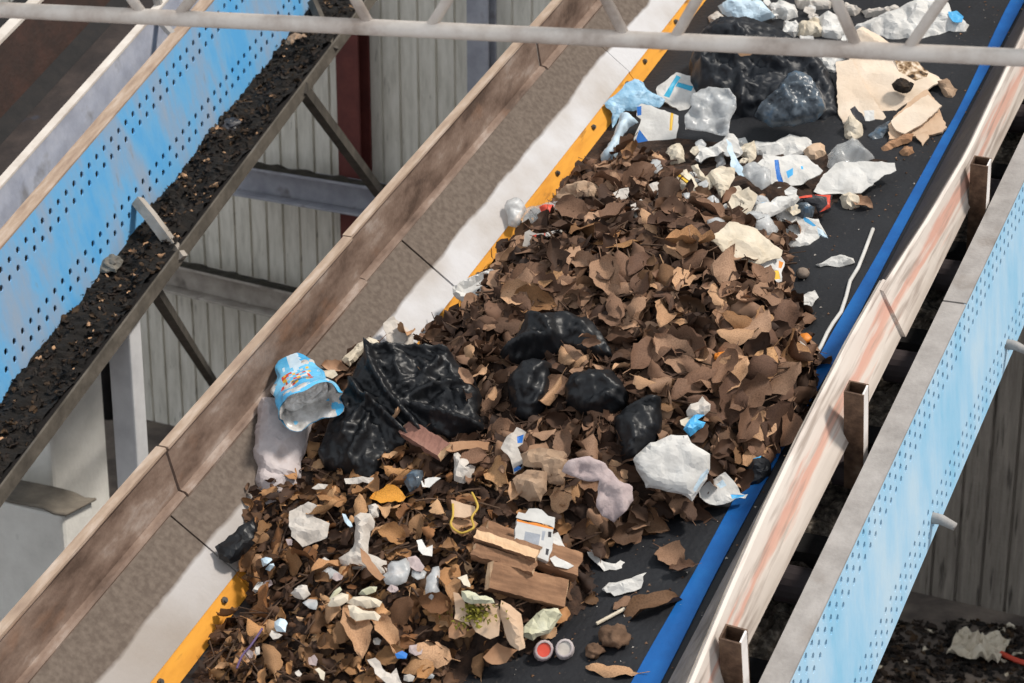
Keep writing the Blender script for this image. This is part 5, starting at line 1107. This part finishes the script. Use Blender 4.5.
olf(553, 400, .12, 1.4, 'upright tan leaf wedged between the two knotted black bags', 'leaf_tan', 2, .5)
olf(733, 340, .11, .5, 'pale pointed leaf on the right slope of the mound', 'leaf_tan', 7, .9)
# white petals
for k, (pts, lb) in enumerate([([(225, 205), (250, 160), (310, 130), (352, 140), (350, 180), (300, 210), (240, 215)], 'left cream petal of the fan of petals'), ([(340, 190), (380, 155), (440, 150), (520, 165), (555, 185), (540, 215), (460, 225), (390, 212)], 'largest right hand cream petal of the fan'), ([(348, 205), (390, 205), (440, 235), (510, 240), (548, 270), (530, 300), (460, 290), (400, 300), (360, 270)], 'lowest cream petal of the fan, above the tan leaf'), ([(412, 140), (430, 115), (480, 92), (525, 95), (515, 125), (460, 145)], 'greenish upper petal of the fan'), ([(235, 165), (262, 120), (300, 92), (312, 110), (285, 140), (250, 175)], 'small greenish petal behind the left cream one')]):
    S('petal', Z(290, 570, 6.04, pts), 'greenish' if k > 2 else 'cream', lb, 'petal', lift=.085, dome=.014, rim=.03, amp=.003, freq=14, group='cream petals')
S('paper_scrap', Z(290, 570, 6.04, [(480, 545), (520, 535), (560, 590), (610, 620), (640, 590), (670, 680), (600, 690), (520, 630)]), 'white_dirty', 'torn white wrapper with an orange end at the bottom of the heap', 'paper scrap', lift=.05, amp=.008, freq=18, prints=[(Z(290, 570, 6.04, [(555, 560), (600, 540), (635, 560), (620, 600), (575, 598)]), M['orange'])])
S('plastic_scrap', Z(290, 570, 6.04, [(638, 505), (680, 492), (710, 510), (695, 532), (650, 530)]), 'navy', 'small royal blue scrap left of the round tan leaf', 'plastic scrap', lift=.05, amp=.004, freq=18)
S('paper_scrap', Z(290, 570, 6.04, [(150, 605), (180, 598), (212, 620), (205, 660), (180, 650)]), 'cream', 'small cream fragment at the bottom of the heap', 'paper scrap', lift=.05, amp=.004, freq=18)
S('paper_scrap', Z(290, 570, 6.04, [(0, 130), (40, 90), (90, 85), (110, 130), (70, 160), (20, 150)]), 'white_dirty', 'soft white scrap left of the fan of petals', 'paper scrap', lift=.05, dome=.02, rim=.03, amp=.008, freq=18)
ZK = lambda pts: Z(140, 560, 5.55, pts)
S('paper_scrap', ZK([(740, 340), (775, 318), (808, 340), (800, 385), (755, 385)]), 'pale_blue', 'pale bluish flake in the lower left leaves', 'paper scrap', lift=.05, dome=.015, rim=.02, amp=.004, freq=18)
S('paper_scrap', ZK([(668, -5), (720, -10), (740, 30), (710, 60), (685, 40)]), 'pale_blue', 'bluish white flake above the leaves left of the torn whitish paper', 'paper scrap', lift=.05, dome=.015, rim=.02, amp=.006, freq=18)
S('paper_scrap', ZK([(620, 165), (655, 118), (675, 125), (660, 165), (635, 180)]), 'white', 'small white chip in the lower left leaves', 'paper scrap', lift=.05, dome=.015, rim=.02, amp=.006, freq=18)
S('plastic_scrap', [(219, 545), (236, 530), (252, 518), (256, 530), (250, 548), (232, 560), (222, 556)], 'bag', 'black glossy film scrap against the liner at the lower left', 'plastic scrap', lift=.06, dome=.02, rim=.03, amp=.010, freq=18)
# small unnamed scraps worked into the litter
rs = random.Random(77)
groups = [('flakes of paper in the lower left heap', 'small pale paper flake among the fragmented leaves of the lower heap', [(250, 500), (470, 500), (440, 683), (190, 683)], 18, ('white_dirty', 'pinkgrey', 'film')),
          ('flakes of paper in the upper paper litter', 'small white paper flake between the larger papers on the upper belt', [(640, 170), (700, 140), (860, 150), (800, 240), (720, 230)], 24, ('white', 'film', 'cream')),
          ('flakes of paper at the top of the belt', 'small white flake among the litter behind the girder', [(725, 0), (850, 0), (850, 55), (790, 40)], 14, ('white', 'white_dirty'))]
for gname, lb, reg, cntn, mats in groups:
    k = 0
    while k < cntn:
        x = rs.uniform(min(p[0] for p in reg), max(p[0] for p in reg)); y = rs.uniform(min(p[1] for p in reg), max(p[1] for p in reg))
        if not inpoly(x, y, reg) or any(inpoly(x, y, P) for P in SHEETS): continue
        qf = hit(x, y)
        if qf.x < -.6 or (qf.y < 1.0 and heap(qf.x, qf.y) < .03): continue
        r = rs.uniform(4, 9); a0 = rs.uniform(0, 6); poly = [(x + r*rs.uniform(.6, 1.2)*math.cos(a0 + 2*math.pi*i/6), y + .8*r*rs.uniform(.6, 1.2)*math.sin(a0 + 2*math.pi*i/6)) for i in range(6)]
        poly.reverse()
        sheet('paper_flake', poly, M[rs.choice(mats)], lb, 'paper flake', lift=.035, tilt=rs.uniform(.1, .6), amp=.007, freq=22, dome=0, thick=.002, seed=k, group=gname); k += 1

# ------------------------------------------------------------------ counted loose leaves on top of the heap
AR = [('leaves in the lower fragmented heap', 'dry brown leaf lying loose in the fragmented lower heap', [(160, 683), (230, 590), (270, 510), (330, 490), (400, 470), (470, 490), (480, 560), (440, 600), (520, 683)], 86, (.05, .10)),
      ('leaves on the high mound', 'dry brown leaf lying loose on the high mound behind the black bags', [(455, 335), (500, 272), (545, 235), (580, 195), (610, 160), (650, 150), (690, 185), (725, 232), (780, 280), (790, 330), (700, 345), (640, 330), (560, 305), (500, 330), (440, 345)], 95, (.09, .165)),
      ('leaves on the right slope', 'dry brown leaf lying loose on the right slope above the blue line', [(640, 340), (720, 345), (790, 330), (815, 375), (790, 430), (745, 480), (700, 420), (665, 390)], 42, (.09, .17)),
      ('leaves in the middle hollow', 'dry brown leaf lying loose in the hollow between the bags and the wood', [(470, 440), (500, 430), (620, 460), (640, 500), (690, 500), (700, 530), (640, 530), (590, 560), (560, 500), (470, 500)], 38, (.07, .13)),
      ('leaves by the knotted bags', 'dry brown leaf lying loose around the knotted black bags', [(440, 345), (510, 345), (640, 360), (690, 400), (650, 460), (480, 440)], 14, (.06, .11))]
for gname, lb, reg, cntn, (s0, s1) in AR:
    k = 0; tries = 0
    while k < cntn and tries < 20000:
        tries += 1
        x = rs.uniform(min(p[0] for p in reg), max(p[0] for p in reg)); y = rs.uniform(min(p[1] for p in reg), max(p[1] for p in reg))
        if not inpoly(x, y, reg) or any(inpoly(x, y, P) for P in SHEETS): continue
        q = hit(x, y)
        if heap(q.x, q.y) < .012: continue
        put_leaf(x, y, rs.uniform(s0, s1), lb, gname, tilt=.5 if s1 < .11 else .34, lift=rs.uniform(.010, .04), data=TAN_ME if rs.random() > .88 else WARM_ME if s1 < .11 or rs.random() < .15 else LEAF_ME); k += 1
for (x, y, l) in ((395, 352, .09), (432, 381, .10), (470, 398, .12), (440, 392, .10), (462, 415, .09), (530, 345, .08), (585, 362, .09), (600, 372, .10), (500, 405, .06), (642, 398, .08), (478, 372, .10), (486, 388, .09), (410, 430, .08)):
    put_leaf(x, y, rs.uniform(.05, .09), 'small dry leaf stuck on the film of a torn or knotted black bag', 'leaves on the black bags', tilt=.5, lift=l, data=TAN_ME if rs.random() < .5 else LEAF_ME)
# ------------------------------------------------------------------ floor litter at the lower right, wads on the dirty ledge
def floor_litter():
    p = at_floor(978, 652); e = empty('paper_scrap', Matrix.Translation(p), 'crumpled pale paper with a red tail on the dirty floor at lower right', 'paper scrap')
    vs, fs = [], []; n = 18
    for i in range(n):
        for j in range(n):
            u, v = i/(n - 1) - .5, j/(n - 1) - .5
            vs.append((u*.26, v*.3, .02 + .10*abs(noise.noise(V((u*5, v*5, 3)))) + .10*max(0, .4 - abs(u) - abs(v))))
    for i in range(n - 1):
        for j in range(n - 1): q = i*n + j; fs.append((q, q + n, q + n + 1, q + 1))
    mesh_obj('paper', vs, fs, M['cream'], e)
    mb = MB(); mb.tube([V((.12, -.02, .03)), V((.2, -.06, .03)), V((.3, -.08, .03))], .014, 8); mb.build('red_tail', M['red'], e)
    fl2 = MB(); rg = random.Random(3)
    for i in range(2600):
        a = at_floor(rg.uniform(800, 1100), rg.uniform(622, 760)); k = rg.randrange(16)
        if (WMI @ a).y < .15: continue
        R = leaf_rot(V((0, 0, 1)), rg.uniform(0, 6.3), rg, .3); s = rg.uniform(.02, .07)
        fl2.add([a + V((0, 0, .01)) + R @ (q*s) for q in VAR[k][0]], VAR[k][1], 1 if rg.random() < .05 else 0)
    tag(fl2.build('floor_debris', [M['chaff'], M['cream']]), 'dark crumbled debris strewn over the floor at lower right', 'debris', kind='stuff')
floor_litter()
def ledge_wad(px, py, r, mat, label):
    q = LF.on(px, py, -.53); vs, fs = [], []; n, m = 12, 18
    for i in range(n + 1):
        a = math.pi*i/n
        for j in range(m):
            b = 2*math.pi*j/m; d = V((math.sin(a)*math.cos(b), math.sin(a)*math.sin(b), math.cos(a)*.5)); vs.append(d*r*(1 + .5*noise.noise(d*3 + V((px, 0, 0)))))
    for i in range(n):
        for j in range(m): fs.append((i*m + j, (i + 1)*m + j, (i + 1)*m + (j + 1) % m, i*m + (j + 1) % m))
    mm = LF.m.copy(); mm.translation = LF.w(q.x, q.y, -.50); tag(mesh_obj('litter_wad', vs, fs, M[mat], None, None, False, None, mm), label, 'wad')
ledge_wad(298, 46, .05, 'kraft', 'beige tangled wad on the dirty ledge at its upper end')
ledge_wad(232, 130, .045, 'darkp', 'dark crumpled film wad half way along the dirty ledge')
ledge_wad(112, 270, .05, 'concrete_dark', 'grey crumpled wad on the lower part of the dirty ledge')
